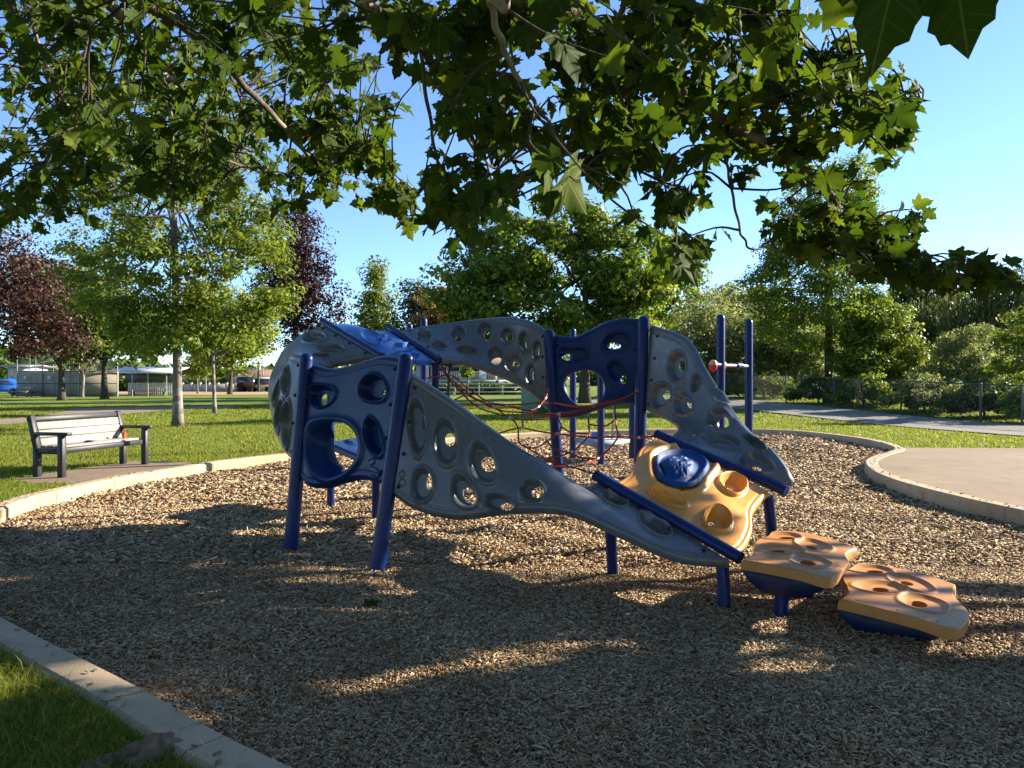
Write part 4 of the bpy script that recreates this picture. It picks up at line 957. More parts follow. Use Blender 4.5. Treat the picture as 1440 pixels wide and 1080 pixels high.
def trunk(root, base, top, r0, r1, mat, limbs=(), lr=0.35, bend=0.15, name='trunk', start=(0.45, 0.95)):
    m = MB(); base = np.asarray(base, float); top = np.asarray(top, float); H = np.linalg.norm(top-base)
    t = np.linspace(0, 1, 12); ph = R.uniform(0, 6); P = base+(top-base)*t[:, None]+np.stack([np.sin(t*4+ph)-math.sin(ph), np.cos(t*3.3+ph)-math.cos(ph), 0*t], 1)*bend*0.25*H*0.1
    rad = r1+(r0-r1)*(1-t)**0.8; rad[0] *= 1.35; rad[1] *= 1.05
    m.tube(P, rad, 12)
    for q in limbs:
        s = R.uniform(*start); a = cr(P, np.array([s]))[0]; ra = np.interp(s, t, rad)*R.uniform(.35, .65)
        q = np.asarray(q, float); mid = a+(q-a)*0.5+np.array([R.uniform(-.1, .1), R.uniform(-.1, .1), R.uniform(-.02, .14)])*np.linalg.norm(q-a)
        m.tube(cr(np.array([a, mid, q]), np.linspace(0, 1, 8)), np.linspace(ra, max(0.012, ra*0.2), 8), 7)
    o = m.obj(name, mat, smooth=True); adopt(o, root); return o
M['bark'] = barkmat('grey_bark', (0.12, 0.10, 0.08), (0.22, 0.19, 0.16)); M['barkpale'] = barkmat('pale_bark', (0.10, 0.085, 0.07), (0.20, 0.175, 0.15), (0.27, 0.24, 0.21), 3)
M['barkdark'] = barkmat('dark_bark', (0.045, 0.037, 0.03), (0.09, 0.075, 0.06)); M['plane_bark'] = barkmat('plane_bark', (0.075, 0.06, 0.045), (0.15, 0.12, 0.09), (0.26, 0.22, 0.17), 4)
LM = {}
LM['maple'] = leafmat('maple_leaf', (0.05, 0.108, 0.016), (0.15, 0.24, 0.032), (0.27, 0.31, 0.05), 0.45)
LM['bright'] = leafmat('bright_leaf', (0.060, 0.118, 0.018), (0.140, 0.212, 0.034), (0.245, 0.278, 0.058), 0.42)
LM['deep'] = leafmat('deep_leaf', (0.024, 0.059, 0.015), (0.068, 0.133, 0.025), (0.181, 0.224, 0.044), 0.32)
LM['dark'] = leafmat('dark_leaf', (0.017, 0.039, 0.012), (0.042, 0.078, 0.019), (0.098, 0.130, 0.035), 0.28)
LM['purple'] = leafmat('purple_leaf', (0.015, 0.010, 0.014), (0.034, 0.016, 0.022), (0.075, 0.034, 0.036), 0.25, tr_mul=(1.2, 0.8, 0.9))
LM['copper'] = leafmat('copper_leaf', (0.026, 0.016, 0.016), (0.07, 0.036, 0.034), (0.12, 0.07, 0.06), 0.25, tr_mul=(1.2, 0.8, 0.8))
LM['silver'] = leafmat('silver_leaf', (0.085, 0.13, 0.06), (0.20, 0.265, 0.125), (0.33, 0.39, 0.23), 0.58, tr_mul=(1.2, 1.25, 0.9))
LM['willow'] = leafmat('willow_leaf', (0.032, 0.054, 0.019), (0.078, 0.108, 0.032), (0.168, 0.180, 0.065), 0.35)
LM['blossom'] = leafmat('blossom', (0.25, 0.14, 0.06), (0.42, 0.33, 0.2), (0.5, 0.44, 0.3), 0.3)
def zg(px, Y): return float(terrain((px-CX)/F*Y, Y))
def tree(name, label, px, Y, top_py, r0, lobes, nb, nl, leaf, bark='bark', size=None, br=None, group=None, nlimb=14, base_py=None, tpx=None, **kw):
    z0 = zg(px, Y); rt = thing(name, label, 'tree' if 'tree' in name else ('shrub' if 'shrub' in name else name.split('_')[-1]), ((px-CX)/F*Y, Y, z0), group)
    lb = lobes_px(lobes, Y); size = size or 0.05+0.0042*Y; br = br or 0.02*Y+0.2
    o, C = crown('crown', lb, nb, nl, size, LM[leaf], rt, br, zmin=z0+0.3, **kw)
    b = np.array([(px-CX)/F*Y, Y, z0-0.1]); tp = U(tpx if tpx else px+R.uniform(-4, 4), top_py, Y)
    trunk(rt, b, tp, r0, 0.03, M[bark], C[RS.randint(0, len(C), nlimb)])
    return rt
tree('maple_tree', 'bright green young maple with a pale trunk behind the bench', 250, 22.5, 130, 0.138,
     [(250, 300, 120, 110), (170, 400, 95, 65), (335, 395, 85, 70), (250, 190, 110, 80), (150, 310, 90, 80), (275, 445, 110, 45), (375, 430, 45, 50), (240, 130, 70, 50), (340, 320, 60, 60), (200, 450, 90, 35), (255, 478, 120, 22)], 330, 44000, 'bright', 'barkpale', 0.115, 0.55, nlimb=34, surf=3.0, flat=0.55, rnd=0.5, up=0.4)
tree('young_tree', 'slim young tree with a thin tan trunk right of the pale maple', 302, 31.8, 440, 0.085, [(302, 445, 50, 45), (335, 455, 50, 40), (285, 470, 40, 30), (360, 445, 35, 35)], 90, 9000, 'bright', 'barkpale', 0.15, 0.6, nlimb=10)
tree('shade_tree', 'dark trunked shade tree nearest the tan backstop', 87, 52, 470, 0.26, [(90, 455, 70, 45), (60, 420, 60, 60), (120, 430, 60, 60), (95, 485, 60, 22)], 130, 12000, 'deep', 'barkdark')
tree('shade_tree', 'dark trunked shade tree in front of the dugout end', 147, 56, 470, 0.27, [(150, 450, 80, 50), (200, 440, 55, 50), (165, 490, 70, 22), (120, 400, 70, 50)], 130, 12000, 'deep', 'barkdark')
tree('plum_tree', 'small pale stemmed purple plum between two dark trunks', 115, 62, 505, 0.16, [(112, 490, 36, 20), (130, 470, 36, 22)], 40, 4000, 'copper', 'barkpale')
tree('shade_tree', 'round green tree beside the white camper beyond the field', 323, 74, 500, 0.25, [(330, 490, 42, 28), (305, 480, 40, 30), (355, 480, 35, 28)], 80, 7000, 'maple', 'barkdark')
tree('purple_tree', 'large copper red tree filling the left edge of the view', -40, 34, 330, 0.3, [(-20, 400, 80, 90), (30, 400, 50, 80), (55, 450, 45, 45), (-60, 330, 80, 80), (20, 470, 45, 30), (95, 470, 40, 18)], 190, 22000, 'copper', 'barkdark', 0.15)
tree('purple_tree', 'dark purple tree rising behind the left end of the climber', 418, 50, 340, 0.28, [(430, 380, 40, 70), (455, 420, 36, 40), (405, 340, 45, 60), (400, 420, 40, 60), (478, 438, 18, 18), (425, 470, 45, 30)], 150, 17000, 'purple', 'barkdark', 0.2)
tree('conical_tree', 'slender light green conical tree against the blue sky', 531, 62, 362, 0.14, [(528, 380, 14, 22), (528, 410, 24, 28), (530, 440, 32, 30), (532, 475, 36, 30), (530, 505, 32, 22)], 110, 11000, 'bright', 'barkpale', 0.24, 0.9)
bt2 = tree('blossom_tree', 'dark tree with cream and orange blossom left of the big maple', 600, 57, 420, 0.2, [(585, 430, 30, 38), (615, 425, 36, 34), (600, 465, 52, 40), (640, 455, 40, 40)], 110, 11000, 'dark', 'barkdark', 0.24)
crown('blossom', lobes_px([(620, 415, 28, 22, -2), (600, 440, 28, 26, -2.4), (640, 440, 34, 16, -2.4)], 57), 26, 1500, 0.22, LM['blossom'], bt2, 0.7)
tree('maple_tree', 'broad dark green maple dominating the middle background', 822, 46, 300, 0.33,
     [(735, 345, 75, 65), (680, 395, 70, 55), (800, 395, 105, 75), (875, 370, 75, 65), (835, 320, 55, 38), (720, 440, 105, 45), (895, 440, 75, 45), (770, 310, 40, 36), (655, 430, 50, 40), (820, 470, 130, 30)], 340, 54000, 'maple', 'barkdark', 0.27, 1.05, nlimb=26, surf=3.2, rnd=0.42, up=0.3, flat=0.7)
tree('shade_tree', 'darker green tree tucked against the right side of the broad maple', 955, 56, 390, 0.26, [(925, 385, 55, 40), (960, 380, 38, 28), (945, 430, 55, 42), (930, 470, 60, 32)], 120, 12000, 'maple', 'barkdark', 0.28)
tree('willow_shrub', 'grey green bushy sallow left of the two tall blue posts', 1000, 42, 440, 0.12, [(1000, 450, 42, 40), (985, 490, 50, 40), (1030, 490, 42, 45), (1010, 530, 60, 28)], 180, 26000, 'silver', 'bark', 0.17, 0.8, aspect=0.4, nlimb=8)
tree('cottonwood_tree', 'tall airy light green tree behind the chain link fence', 1165, 33.5, 230, 0.2,
     [(1165, 300, 75, 50), (1150, 370, 85, 45), (1095, 430, 50, 36), (1205, 330, 48, 55), (1150, 450, 95, 45), (1088, 375, 32, 26), (1225, 290, 28, 30), (1195, 245, 36, 32), (1120, 330, 45, 40), (1225, 430, 50, 30), (1130, 270, 40, 30), (1110, 400, 70, 40), (1215, 390, 55, 36)], 480, 46000, 'maple', 'barkdark', 0.135, 0.55, nlimb=30, surf=3.0, aspect=0.5)
tree('shrub_tree', 'sunlit yellow green bushy tree right of the tall airy tree', 1240, 33, 440, 0.1, [(1240, 465, 46, 42), (1205, 515, 65, 38), (1275, 495, 32, 36), (1250, 535, 55, 26)], 170, 24000, 'bright', 'bark', 0.14, 0.55, nlimb=10)
tree('silver_shrub', 'pale grey green spiky shrub above the fence at right', 1345, 29.5, 475, 0.06, [(1345, 500, 34, 34), (1372, 475, 20, 18), (1390, 520, 36, 26), (1325, 535, 48, 24), (1360, 545, 60, 18)], 150, 18000, 'silver', 'bark', 0.13, 0.4, aspect=0.33, up=0.2, nlimb=10)
tree('young_shrub', 'light green leafy shrub at the right edge above the fence', 1432, 26.5, 450, 0.06, [(1440, 470, 26, 50), (1425, 520, 28, 30), (1450, 560, 40, 24)], 70, 7000, 'bright', 'bark', 0.12, 0.4, nlimb=8)
tree('grey_shrub', 'soft grey green thicket between the tall blue posts and the airy tree', 1088, 40, 470, 0.08, [(1075, 490, 48, 40), (1110, 510, 50, 36), (1060, 535, 50, 22), (1040, 470, 26, 28), (1130, 490, 50, 40)], 220, 32000, 'silver', 'bark', 0.17, 0.75, aspect=0.42, nlimb=8)
for px, Y, ry, rx, lf, lb in ((1010, 40, 14, 34, 'maple', 'low bright bush at the far left end of the fence'), (1075, 37.2, 22, 42, 'maple', 'low dark bush behind the fence left of the tall trunk'), (1150, 33.2, 24, 44, 'deep', 'darkest low bush at the foot of the tall airy tree'),
                              (1215, 30.8, 26, 48, 'maple', 'low green bush behind the fence below the yellow green tree'), (1300, 27.8, 32, 52, 'silver', 'pale weedy bush behind the fence below the spiky shrub'), (1385, 25.6, 32, 50, 'deep', 'dark weedy bush behind the thick fence post'), (1455, 23.8, 40, 46, 'maple', 'bright weedy bush at the right end of the fence')):
    x = (px-CX)/F*Y; z = float(terrain(x, Y)); py = HY+(CH-z)*F/Y-ry*0.75
    tree('low_shrub', lb, px, Y, py-ry*.6, 0.04, [(px, py, rx, ry), (px-rx*.5, py+4, rx*.6, ry*.7), (px+rx*.5, py+2, rx*.6, ry*.8)], 70, 7500, lf, 'barkdark', 0.11, 0.32, nlimb=8, group='low bushes along the chain link fence')
tree('hazy_tree', 'pale green round tree far behind the two tall blue posts', 1060, 62, 400, .2, [(1050, 440, 50, 42), (1095, 455, 50, 36), (1020, 430, 40, 30), (1075, 490, 70, 30)], 150, 16000, 'silver', 'bark', .3, 1.3, rnd=.5)
tree('hazy_tree', 'olive green round tree far behind the airy tree at right', 1190, 58, 430, .2, [(1190, 470, 60, 36), (1150, 500, 60, 28), (1235, 490, 50, 30)], 120, 12000, 'maple', 'bark', .28, 1.2, rnd=.5)
# willows: hanging curtains
def willow(label, px, Y, lobes, low_py, n, r0):
    z0 = zg(px, Y); rt = thing('willow_tree', label, 'tree', ((px-CX)/F*Y, Y, z0), 'weeping willows'); lb = lobes_px(lobes, Y)
    S = blobs_in(lb, n, 6.0); S = S[S[:, 2] > z0+2.0]; P = []; zl = Z(low_py, Y)
    for s in S:
        L = min(s[2]-z0-0.6, R.uniform(1.2, 4.2)); k = int(L/0.16); t = np.linspace(0, 1, k)
        q = s+np.stack([0.15*np.sin(t*3+s[0])+t*R.uniform(-.25, .25), 0.15*np.cos(t*2+s[1])+t*R.uniform(-.25, .25), -L*t], 1); P.append(q+RS.normal(0, .09, (k, 3)))
    P = np.vstack(P); N = unit(RS.normal(size=P.shape)*np.array([1, 1, .25])+np.array([.3, -.6, .1]))
    V, Fq = leaf_cards(P, N, 0.34, 0.26, axis=np.tile([0, 0, -1.6], (len(P), 1))); adopt(mesh_np('crown', V, Fq, LM['willow']), rt)
    trunk(rt, [(px-CX)/F*Y, Y, z0-.1], U(px, lobes[0][1]-10, Y), r0, .06, M['barkdark'], S[RS.randint(0, len(S), 12)])
willow('dark weeping willow at the far right behind the spiky shrub', 1400, 56, [(1400, 420, 60, 42), (1440, 405, 60, 40), (1370, 455, 50, 36)], 560, 1100, .45)
willow('dark weeping willow just right of the sunlit yellow green tree', 1310, 62, [(1310, 450, 46, 34), (1280, 470, 40, 36), (1350, 440, 40, 40)], 560, 850, .4)
tree('far_tree', 'distant dark tree crown on the skyline between the airy tree and willows', 1285, 95, 400, .3, [(1285, 418, 30, 24), (1325, 425, 36, 24), (1270, 445, 30, 26)], 60, 5000, 'dark', 'barkdark', 0.5, 1.8)
tree('young_tree', 'tiny staked sapling in front of the blue grey house', 658, 58, 512, .05, [(658, 520, 9, 9), (657, 528, 6, 6)], 14, 900, 'bright', 'barkpale', 0.2, 0.35, nlimb=4)
tree('plum_tree', 'dark slim tree beside the house seen through the rope net', 630, 52, 500, .12, [(628, 490, 30, 18), (645, 480, 30, 18)], 40, 4200, 'dark', 'barkdark', 0.22, 0.8, nlimb=8)
tree('young_tree', 'small green tree in front of the cream boundary wall', 278, 78, 510, .1, [(278, 512, 20, 16), (268, 520, 14, 8)], 24, 2200, 'maple', 'bark', 0.3, 0.9, nlimb=5)
# far wood closing the horizon
def wood():
    P = []
    for k in range(420):
        a = math.radians(R.uniform(22, 158)); d = R.uniform(125, 190); h = R.uniform(3.2, 7.5)*(1.0+0.4*math.sin(a*9))
        c = np.array([d*math.cos(a), d*math.sin(a), 0]); n = 130; q = rdir(n)*np.array([3.4, 3.4, h*0.5])*(RS.uniform(.3, 1, n)**.4)[:, None]; q[:, 2] = np.abs(q[:, 2]+h*0.5); P.append(c+q)
    P = np.vstack(P); V, Fq = leaf_cards(P, rdir(len(P))+np.array([0, -.4, .5]), 1.3, .7)
    tag(mesh_np('far_wood', V, Fq, LM['deep']), 'distant belt of green trees along the horizon', kind='stuff')
wood()
def hedge():
    P = []
    for k in range(150):
        px = R.uniform(570, 740); Y = R.uniform(72, 78); c = np.array([X(px, Y), Y, 0.3]); n = 60; P.append(c+rdir(n)*np.array([.9, .7, R.uniform(.5, 1.1)])*(RS.uniform(.2, 1, n)**.4)[:, None])
    P = np.vstack(P); P[:, 2] = np.abs(P[:, 2])+.1; V, Fq = leaf_cards(P, rdir(len(P))+np.array([0, -.4, .5]), .34, .65); rt = thing('hedge', 'dark clipped hedge in front of the blue grey house', 'hedge', (X(655, 74), 74, LZ)); adopt(mesh_np('foliage', V, Fq, LM['dark']), rt)
hedge()
def fieldhedge():
    P = []
    for k in range(260):
        px = R.uniform(150, 345); Y = R.uniform(94, 99); c = np.array([X(px, Y), Y, 0.6]); n = 40; P.append(c+rdir(n)*np.array([1.1, .7, R.uniform(.8, 1.5)])*(RS.uniform(.2, 1, n)**.4)[:, None])
    P = np.vstack(P); P[:, 2] = np.abs(P[:, 2])+.1; V, Fq = leaf_cards(P, rdir(len(P))+np.array([0, -.4, .5]), .45, .65); rt = thing('hedge', 'green hedge running behind the cream boundary wall', 'hedge', (X(250, 96), 96, LZ)); adopt(mesh_np('foliage', V, Fq, LM['deep']), rt)
fieldhedge()

# ================================================================ the plane tree overhead
def veins(m):
    nt = m.node_tree; N = nt.nodes; uv = N.new('ShaderNodeUVMap'); sp = N.new('ShaderNodeSeparateXYZ'); nt.links.new(uv.outputs[0], sp.inputs[0])
    def mt(op, a, b=0.0):
        n = N.new('ShaderNodeMath'); n.operation = op
        for k, v in enumerate((a, b)):
            if isinstance(v, bpy.types.NodeSocket): nt.links.new(v, n.inputs[k])
            else: n.inputs[k].default_value = v
        return n.outputs[0]
    ax = mt('ABSOLUTE', sp.outputs[0]); y = mt('ADD', sp.outputs[1], 0.0); best = ax
    for th in (0.85, 1.45):
        d = mt('ABSOLUTE', mt('SUBTRACT', mt('MULTIPLY', ax, math.cos(th)), mt('MULTIPLY', y, math.sin(th)))); best = mt('MINIMUM', best, d)
    side = mt('ABSOLUTE', mt('SUBTRACT', mt('FRACT', mt('MULTIPLY', mt('SUBTRACT', y, mt('MULTIPLY', ax, .7)), 7.0)), .5)); side = mt('ADD', mt('MULTIPLY', side, .14), .008)
    best = mt('MINIMUM', best, side); v = mt('SUBTRACT', 1.0, mt('MULTIPLY', best, 60.0)); n = N.new('ShaderNodeClamp'); nt.links.new(v, n.inputs[0])
    fac = mt('MULTIPLY', n.outputs[0], .55)
    for b in [x for x in N if x.type == 'BSDF_PRINCIPLED']:
        src = b.inputs['Base Color'].links[0].from_socket; mx = N.new('ShaderNodeMix'); mx.data_type = 'RGBA'; nt.links.new(fac, mx.inputs[0]); nt.links.new(src, mx.inputs[6]); mx.inputs[7].default_value = (.22, .26, .09, 1); nt.links.new(mx.outputs[2], b.inputs['Base Color'])
        bp = N.new('ShaderNodeBump'); bp.inputs['Strength'].default_value = .5; bp.inputs['Distance'].default_value = .004; nt.links.new(fac, bp.inputs['Height']); nt.links.new(bp.outputs[0], b.inputs['Normal'])
LM['plane'] = leafmat('plane_leaf', (0.024, 0.055, 0.011), (0.050, 0.098, 0.017), (0.105, 0.16, 0.027), 0.38, 0.6, (1.6, 1.65, 0.7), 0.05)
LM['plane_far'] = LM['plane']; LM['plane'] = LM['plane'].copy(); veins(LM['plane'])
half = [(0.0, 0.0), (0.07, -0.05), (0.20, -0.06), (0.30, 0.0), (0.47, 0.05), (0.36, 0.13), (0.34, 0.22), (0.47, 0.27), (0.50, 0.36), (0.70, 0.52), (0.52, 0.50), (0.43, 0.56), (0.33, 0.50), (0.24, 0.56), (0.30, 0.66), (0.24, 0.72), (0.22, 0.82), (0.13, 0.85), (0.0, 1.05)]
LT = np.array(half+[(-x, y) for x, y in half[-2:0:-1]]); LTc = (0.0, 0.30)
def plane_leaves(P, A, N, S, curl):
    """P petiole joint, A leaf axis, N normal"""
    n = len(P); A = unit(A); N = unit(N-A*(A*N).sum(1, keepdims=True)); B = np.cross(A, N); k = len(LT)
    T = np.vstack([LT, [LTc]]); x, y = T[:, 0], T[:, 1]
    asp = RS.uniform(0.82, 1.12, n)
    V = P[:, None, :]+S[:, None, None]*(A[:, None, :]*y[None, :, None]+B[:, None, :]*(x[None, :]*asp[:, None])[..., None]
        + N[:, None, :]*((curl[:, None]*(np.abs(x)[None, :]*0.55+0.0))-(0.10+0.30*curl[:, None])*(y[None, :]**2)+0.04*np.sin(9*x+5*y)[None, :])[..., None])
    i = np.arange(k); f = np.stack([np.full(k, k), i, (i+1) % k], -1)
    Fq = (np.arange(n)[:, None, None]*(k+1)+f[None]).reshape(-1, 3)
    return V.reshape(-1, 3), Fq
pl = thing('plane_tree', 'plane tree whose leafy branches hang over the top of the view', 'tree', (-2.3, 0.9, LZ))
wood_m = MB(); BR = []; BRr = []
TB = np.array([-2.3, 0.9, 0.0]); FORK = np.array([-2.1, 1.3, 3.6])
wood_m.tube(cr(np.array([TB, [-2.28, 1.0, 1.2], [-2.2, 1.15, 2.5], FORK, [-2.0, 1.5, 5.5]]), np.linspace(0, 1, 16)), np.linspace(0.27, 0.16, 16), 16)
def branch(pts, r0, r1, from_fork=True, start=None, wob=0.010):
    Q = [U(*p) for p in pts]
    if from_fork:
        s = FORK if start is None else start; m0 = (s+Q[0])/2+np.array([0, 0, 0.5]); Q = [s, m0]+Q
    Q = np.array(Q); n = 10*len(Q); C_ = cr(Q, np.linspace(0, 1, n)); C_ = C_+np.stack([np.sin(np.arange(n)*.9), np.cos(np.arange(n)*1.1), np.sin(np.arange(n)*.7+1)], 1)*wob*0.4
    rr = np.linspace(r0*(1.5 if from_fork else 1), r1, n); wood_m.tube(C_, rr, 9)
    k = 20 if from_fork else 0
    for a in range(k, n): BR.append(C_[a]); BRr.append(rr[a])
    return C_
branch([(125, -70, 4.3), (150, 0, 4.7), (187, 37, 5.0), (217, 87, 5.3), (227, 101, 5.4), (260, 127, 5.7), (278, 168, 6.0), (300, 207, 6.4), (337, 233, 6.9), (400, 247, 7.5)], .030, .010)
branch([(227, 101, 5.4), (236, 130, 5.4), (241, 170, 5.4), (243, 230, 5.4), (241, 290, 5.4)], .014, .004, False)
branch([(150, -50, 3.6), (180, 0, 3.8), (240, 23, 4.0), (277, 53, 4.2), (310, 80, 4.4), (340, 117, 4.6), (380, 157, 4.9), (412, 194, 5.2), (452, 235, 5.5), (480, 215, 5.8), (520, 222, 5.8), (548, 245, 5.7), (572, 283, 5.6), (602, 303, 5.5)], .023, .005)
branch([(310, 80, 4.4), (330, 45, 4.3), (345, -10, 4.2)], .013, .006, False)
branch([(233, 100, 5.4), (265, 72, 5.2), (290, 55, 5.0), (320, 30, 4.8), (335, 0, 4.6)], .012, .005, False)
branch([(0, -60, 4.2), (13, 0, 4.6), (33, 43, 4.9), (60, 83, 5.3), (87, 135, 5.8), (105, 170, 6.2)], .026, .012)
branch([(33, 43, 4.9), (10, 75, 4.9), (-20, 100, 5.0)], .012, .006, False)
branch([(132, -50, 3.8), (130, 0, 4.0), (123, 67, 4.3), (113, 128, 4.7), (90, 190, 5.2), (60, 250, 5.8)], .016, .005)
branch([(500, -60, 2.9), (517, 0, 3.1), (547, 30, 3.3), (590, 67, 3.5), (620, 115, 3.7), (645, 170, 3.9), (670, 215, 4.1), (700, 240, 4.2)], .020, .005)
branch([(590, 67, 3.5), (610, 200, 3.7), (622, 240, 3.8), (640, 275, 3.9), (656, 296, 3.9)], .010, .003, False)
branch([(700, -70, 2.7), (740, 0, 3.0), (793, 20, 3.2), (863, 53, 3.4), (913, 87, 3.6), (962, 119, 3.8), (993, 150, 3.9), (1037, 180, 4.0), (1093, 213, 4.2), (1147, 250, 4.4), (1187, 297, 4.6), (1215, 330, 4.7), (1245, 352, 4.8), (1285, 378, 4.9), (1340, 392, 5.0), (1372, 393, 5.0), (1400, 385, 5.0)], .030, .004, start=np.array([-1.2, 1.2, 4.4]))
branch([(1023, 170, 4.0), (1045, 158, 4.0), (1072, 147, 4.0), (1120, 113, 4.1), (1170, 90, 4.2), (1215, 75, 4.2)], .014, .004, False)
branch([(1090, 211, 4.2), (1115, 200, 4.2), (1147, 187, 4.2), (1193, 170, 4.2), (1243, 163, 4.3), (1280, 172, 4.4)], .012, .004, False)
branch([(1017, 172, 4.0), (1020, 217, 4.0), (1030, 273, 4.0), (1043, 330, 4.1), (1060, 352, 4.1), (1080, 343, 4.2), (1110, 362, 4.3), (1150, 350, 4.4)], .009, .003, False)
branch([(700, -50, 2.4), (690, 0, 2.5), (706, 60, 2.6), (728, 110, 2.7), (755, 150, 2.8), (790, 200, 2.9), (820, 240, 3.0)], .012, .004, start=np.array([-1.0, 1.0, 4.2]))
branch([(900, -60, 2.9), (880, 0, 3.0), (860, 60, 3.1), (870, 130, 3.2), (900, 200, 3.3), (930, 250, 3.4), (955, 320, 3.5)], .013, .003, start=np.array([-0.6, 1.0, 4.6]))
branch([(1080, -60, 3.3), (1040, 0, 3.5), (990, 35, 3.7), (940, 60, 3.8), (900, 110, 3.9)], .013, .004, start=np.array([0.2, 1.0, 4.9]))
branch([(420, -40, 5.5), (430, 40, 5.8), (450, 100, 6.2), (490, 160, 6.6), (520, 190, 6.8)], .014, .004)
branch([(250, -40, 6.5), (300, 60, 7), (340, 150, 7.4), (330, 230, 7.8), (290, 290, 8.2)], .016, .004)
branch([(40, 20, 7.0), (70, 120, 7.5), (120, 200, 8.0), (160, 260, 8.5), (230, 330, 8.8)], .018, .004)
BRA = np.array(BR); BRR = np.array(BRr)
LP, LA, LN, LS, LC = [], [], [], [], []
twig_m = MB(); pet_m = MB(); BALL = []
def cluster(tip, nleaf, size, twig=True, rt=0.004):
    tip = np.asarray(tip, float); d2 = ((BRA-tip)**2).sum(1)+RS.uniform(0, .05, len(BRA)); a = BRA[d2.argmin()]; L = np.linalg.norm(tip-a)
    if L > 1.6: a = tip+(a-tip)*1.6/L; L = 1.6
    mid = (a+tip)/2+RS.normal(0, .10, 3)*L+np.array([0, 0, .10*L]); C_ = cr(np.array([a, mid, tip]), np.linspace(0, 1, 9)); rt = 0.0025+0.0016*tip[1]**0.5
    if twig: twig_m.tube(C_, np.linspace(rt*1.3, rt*0.5, 9), 5, cap=False)
    for k in range(nleaf):
        s = R.uniform(0.35, 1.0); p = cr(C_, np.array([s]))[0]; dd = unit(np.array([R.gauss(0, 1), R.gauss(0, 1), R.gauss(-.15, .55)])); pl_ = size*R.uniform(.25, .5); q = p+dd*pl_+np.array([0, 0, -pl_*.25])
        if twig: pet_m.tube([p, (p+q)/2+[0, 0, pl_*.06], q], .0016+.0002*tip[1], 3, cap=False)
        LP.append(q); ax = dd*0.6+np.array([0, 0, -R.uniform(.05, 1.1)])+np.array([R.gauss(0, .3), R.gauss(0, .3), 0]); LA.append(ax)
        LN.append(np.array([R.gauss(0, .55), R.gauss(-.1, .55), R.uniform(.25, 1.0)])); LS.append(size*math.exp(R.gauss(-.05, .28))); LC.append(R.uniform(-.25, .5))
    if R.random() < 0.07 and twig: BALL.append(tip+np.array([R.uniform(-.05, .05), R.uniform(-.05, .05), -R.uniform(.06, .16)]))
def fill(ells, n, y0, y1, size, nl=(4, 7)):
    w = np.array([e[2]*e[3] for e in ells]); k = RS.choice(len(ells), n, p=w/w.sum())
    for i in k:
        e = ells[i]; r = math.sqrt(R.random()); a = R.uniform(0, 6.283); px = e[0]+e[2]*r*math.cos(a); py = e[1]+e[3]*r*math.sin(a)
        lo, hi = (e[4], e[5]) if len(e) > 5 else (y0, y1); cluster(U(px, py, R.uniform(lo, hi)), R.randint(*nl), size)
fill([(70, 110, 130, 150), (290, 90, 200, 130), (130, 250, 150, 60), (470, 110, 80, 120), (330, 270, 110, 45), (40, 290, 90, 50), (250, 180, 160, 90), (420, 250, 90, 40), (490, 240, 60, 40)], 410, 5.0, 9.0, .098)
fill([(60, 60, 110, 80), (200, 20, 160, 60), (360, 60, 120, 80), (100, 180, 110, 60)], 80, 3.4, 5.0, .085)
fill([(470, 190, 60, 70), (520, 270, 60, 35), (560, 290, 40, 30), (500, 130, 50, 60)], 60, 5.2, 6.4, .095)
fill([(640, 60, 100, 90), (760, 70, 130, 90), (880, 90, 110, 100), (970, 70, 110, 90), (820, 160, 110, 60), (690, 160, 55, 60)], 150, 2.8, 5.0, .094)
fill([(600, 30, 60, 50), (720, 20, 140, 50), (900, 20, 160, 50), (1060, 20, 110, 60)], 44, 2.6, 4.0, .09)
fill([(630, 310, 30, 40), (650, 270, 30, 30), (690, 250, 36, 24), (870, 220, 50, 50), (950, 250, 50, 40), (930, 320, 40, 24), (960, 340, 34, 24)], 50, 3.0, 4.4, .085)
fill([(840, 250, 45, 35, 1.9, 2.4), (740, 180, 40, 36, 2.1, 2.6), (900, 70, 50, 40, 2.0, 2.5), (640, 200, 40, 36, 2.6, 3.2)], 5, 2.3, 2.7, .10, (2, 4))
fill([(1090, 90, 80, 80), (1180, 110, 80, 80), (1100, 200, 90, 60), (1190, 210, 70, 50), (1040, 150, 70, 70), (1230, 120, 50, 50), (1260, 200, 36, 34), (1080, 290, 36, 24)], 112, 3.4, 5.2, .094)
fill([(1190, 310, 46, 30), (1230, 345, 50, 24), (1215, 380, 34, 14), (1280, 390, 36, 16), (1340, 395, 40, 18), (1390, 385, 28, 22), (1290, 300, 10, 10), (1275, 320, 20, 14), (1120, 330, 40, 20)], 80, 4.2, 5.0, .095, (2, 5))
fill([(1300, 392, 40, 12), (1360, 388, 45, 16), (1395, 378, 30, 18), (1255, 372, 30, 16)], 26, 4.6, 5.1, .10, (3, 6))
# the big soft leaf close to the lens at top right
for (px, py, Y, s, ax, nn) in ((1262, -120, .80, .15, (.10, .35, -1), (.15, -.7, .1)), (1325, -95, .86, .14, (.55, .35, -1), (-.2, -.7, .1)), (1225, -105, .95, .12, (-.25, .4, -1), (.3, -.7, .1))):
    q = U(px, py, Y); LP.append(q); LA.append(np.array(ax)); LN.append(np.array(nn)); LS.append(s); LC.append(.1); pet_m.tube([q, q+[.0, .02, .05], q+[-.02, .05, .12]], .0015, 5)
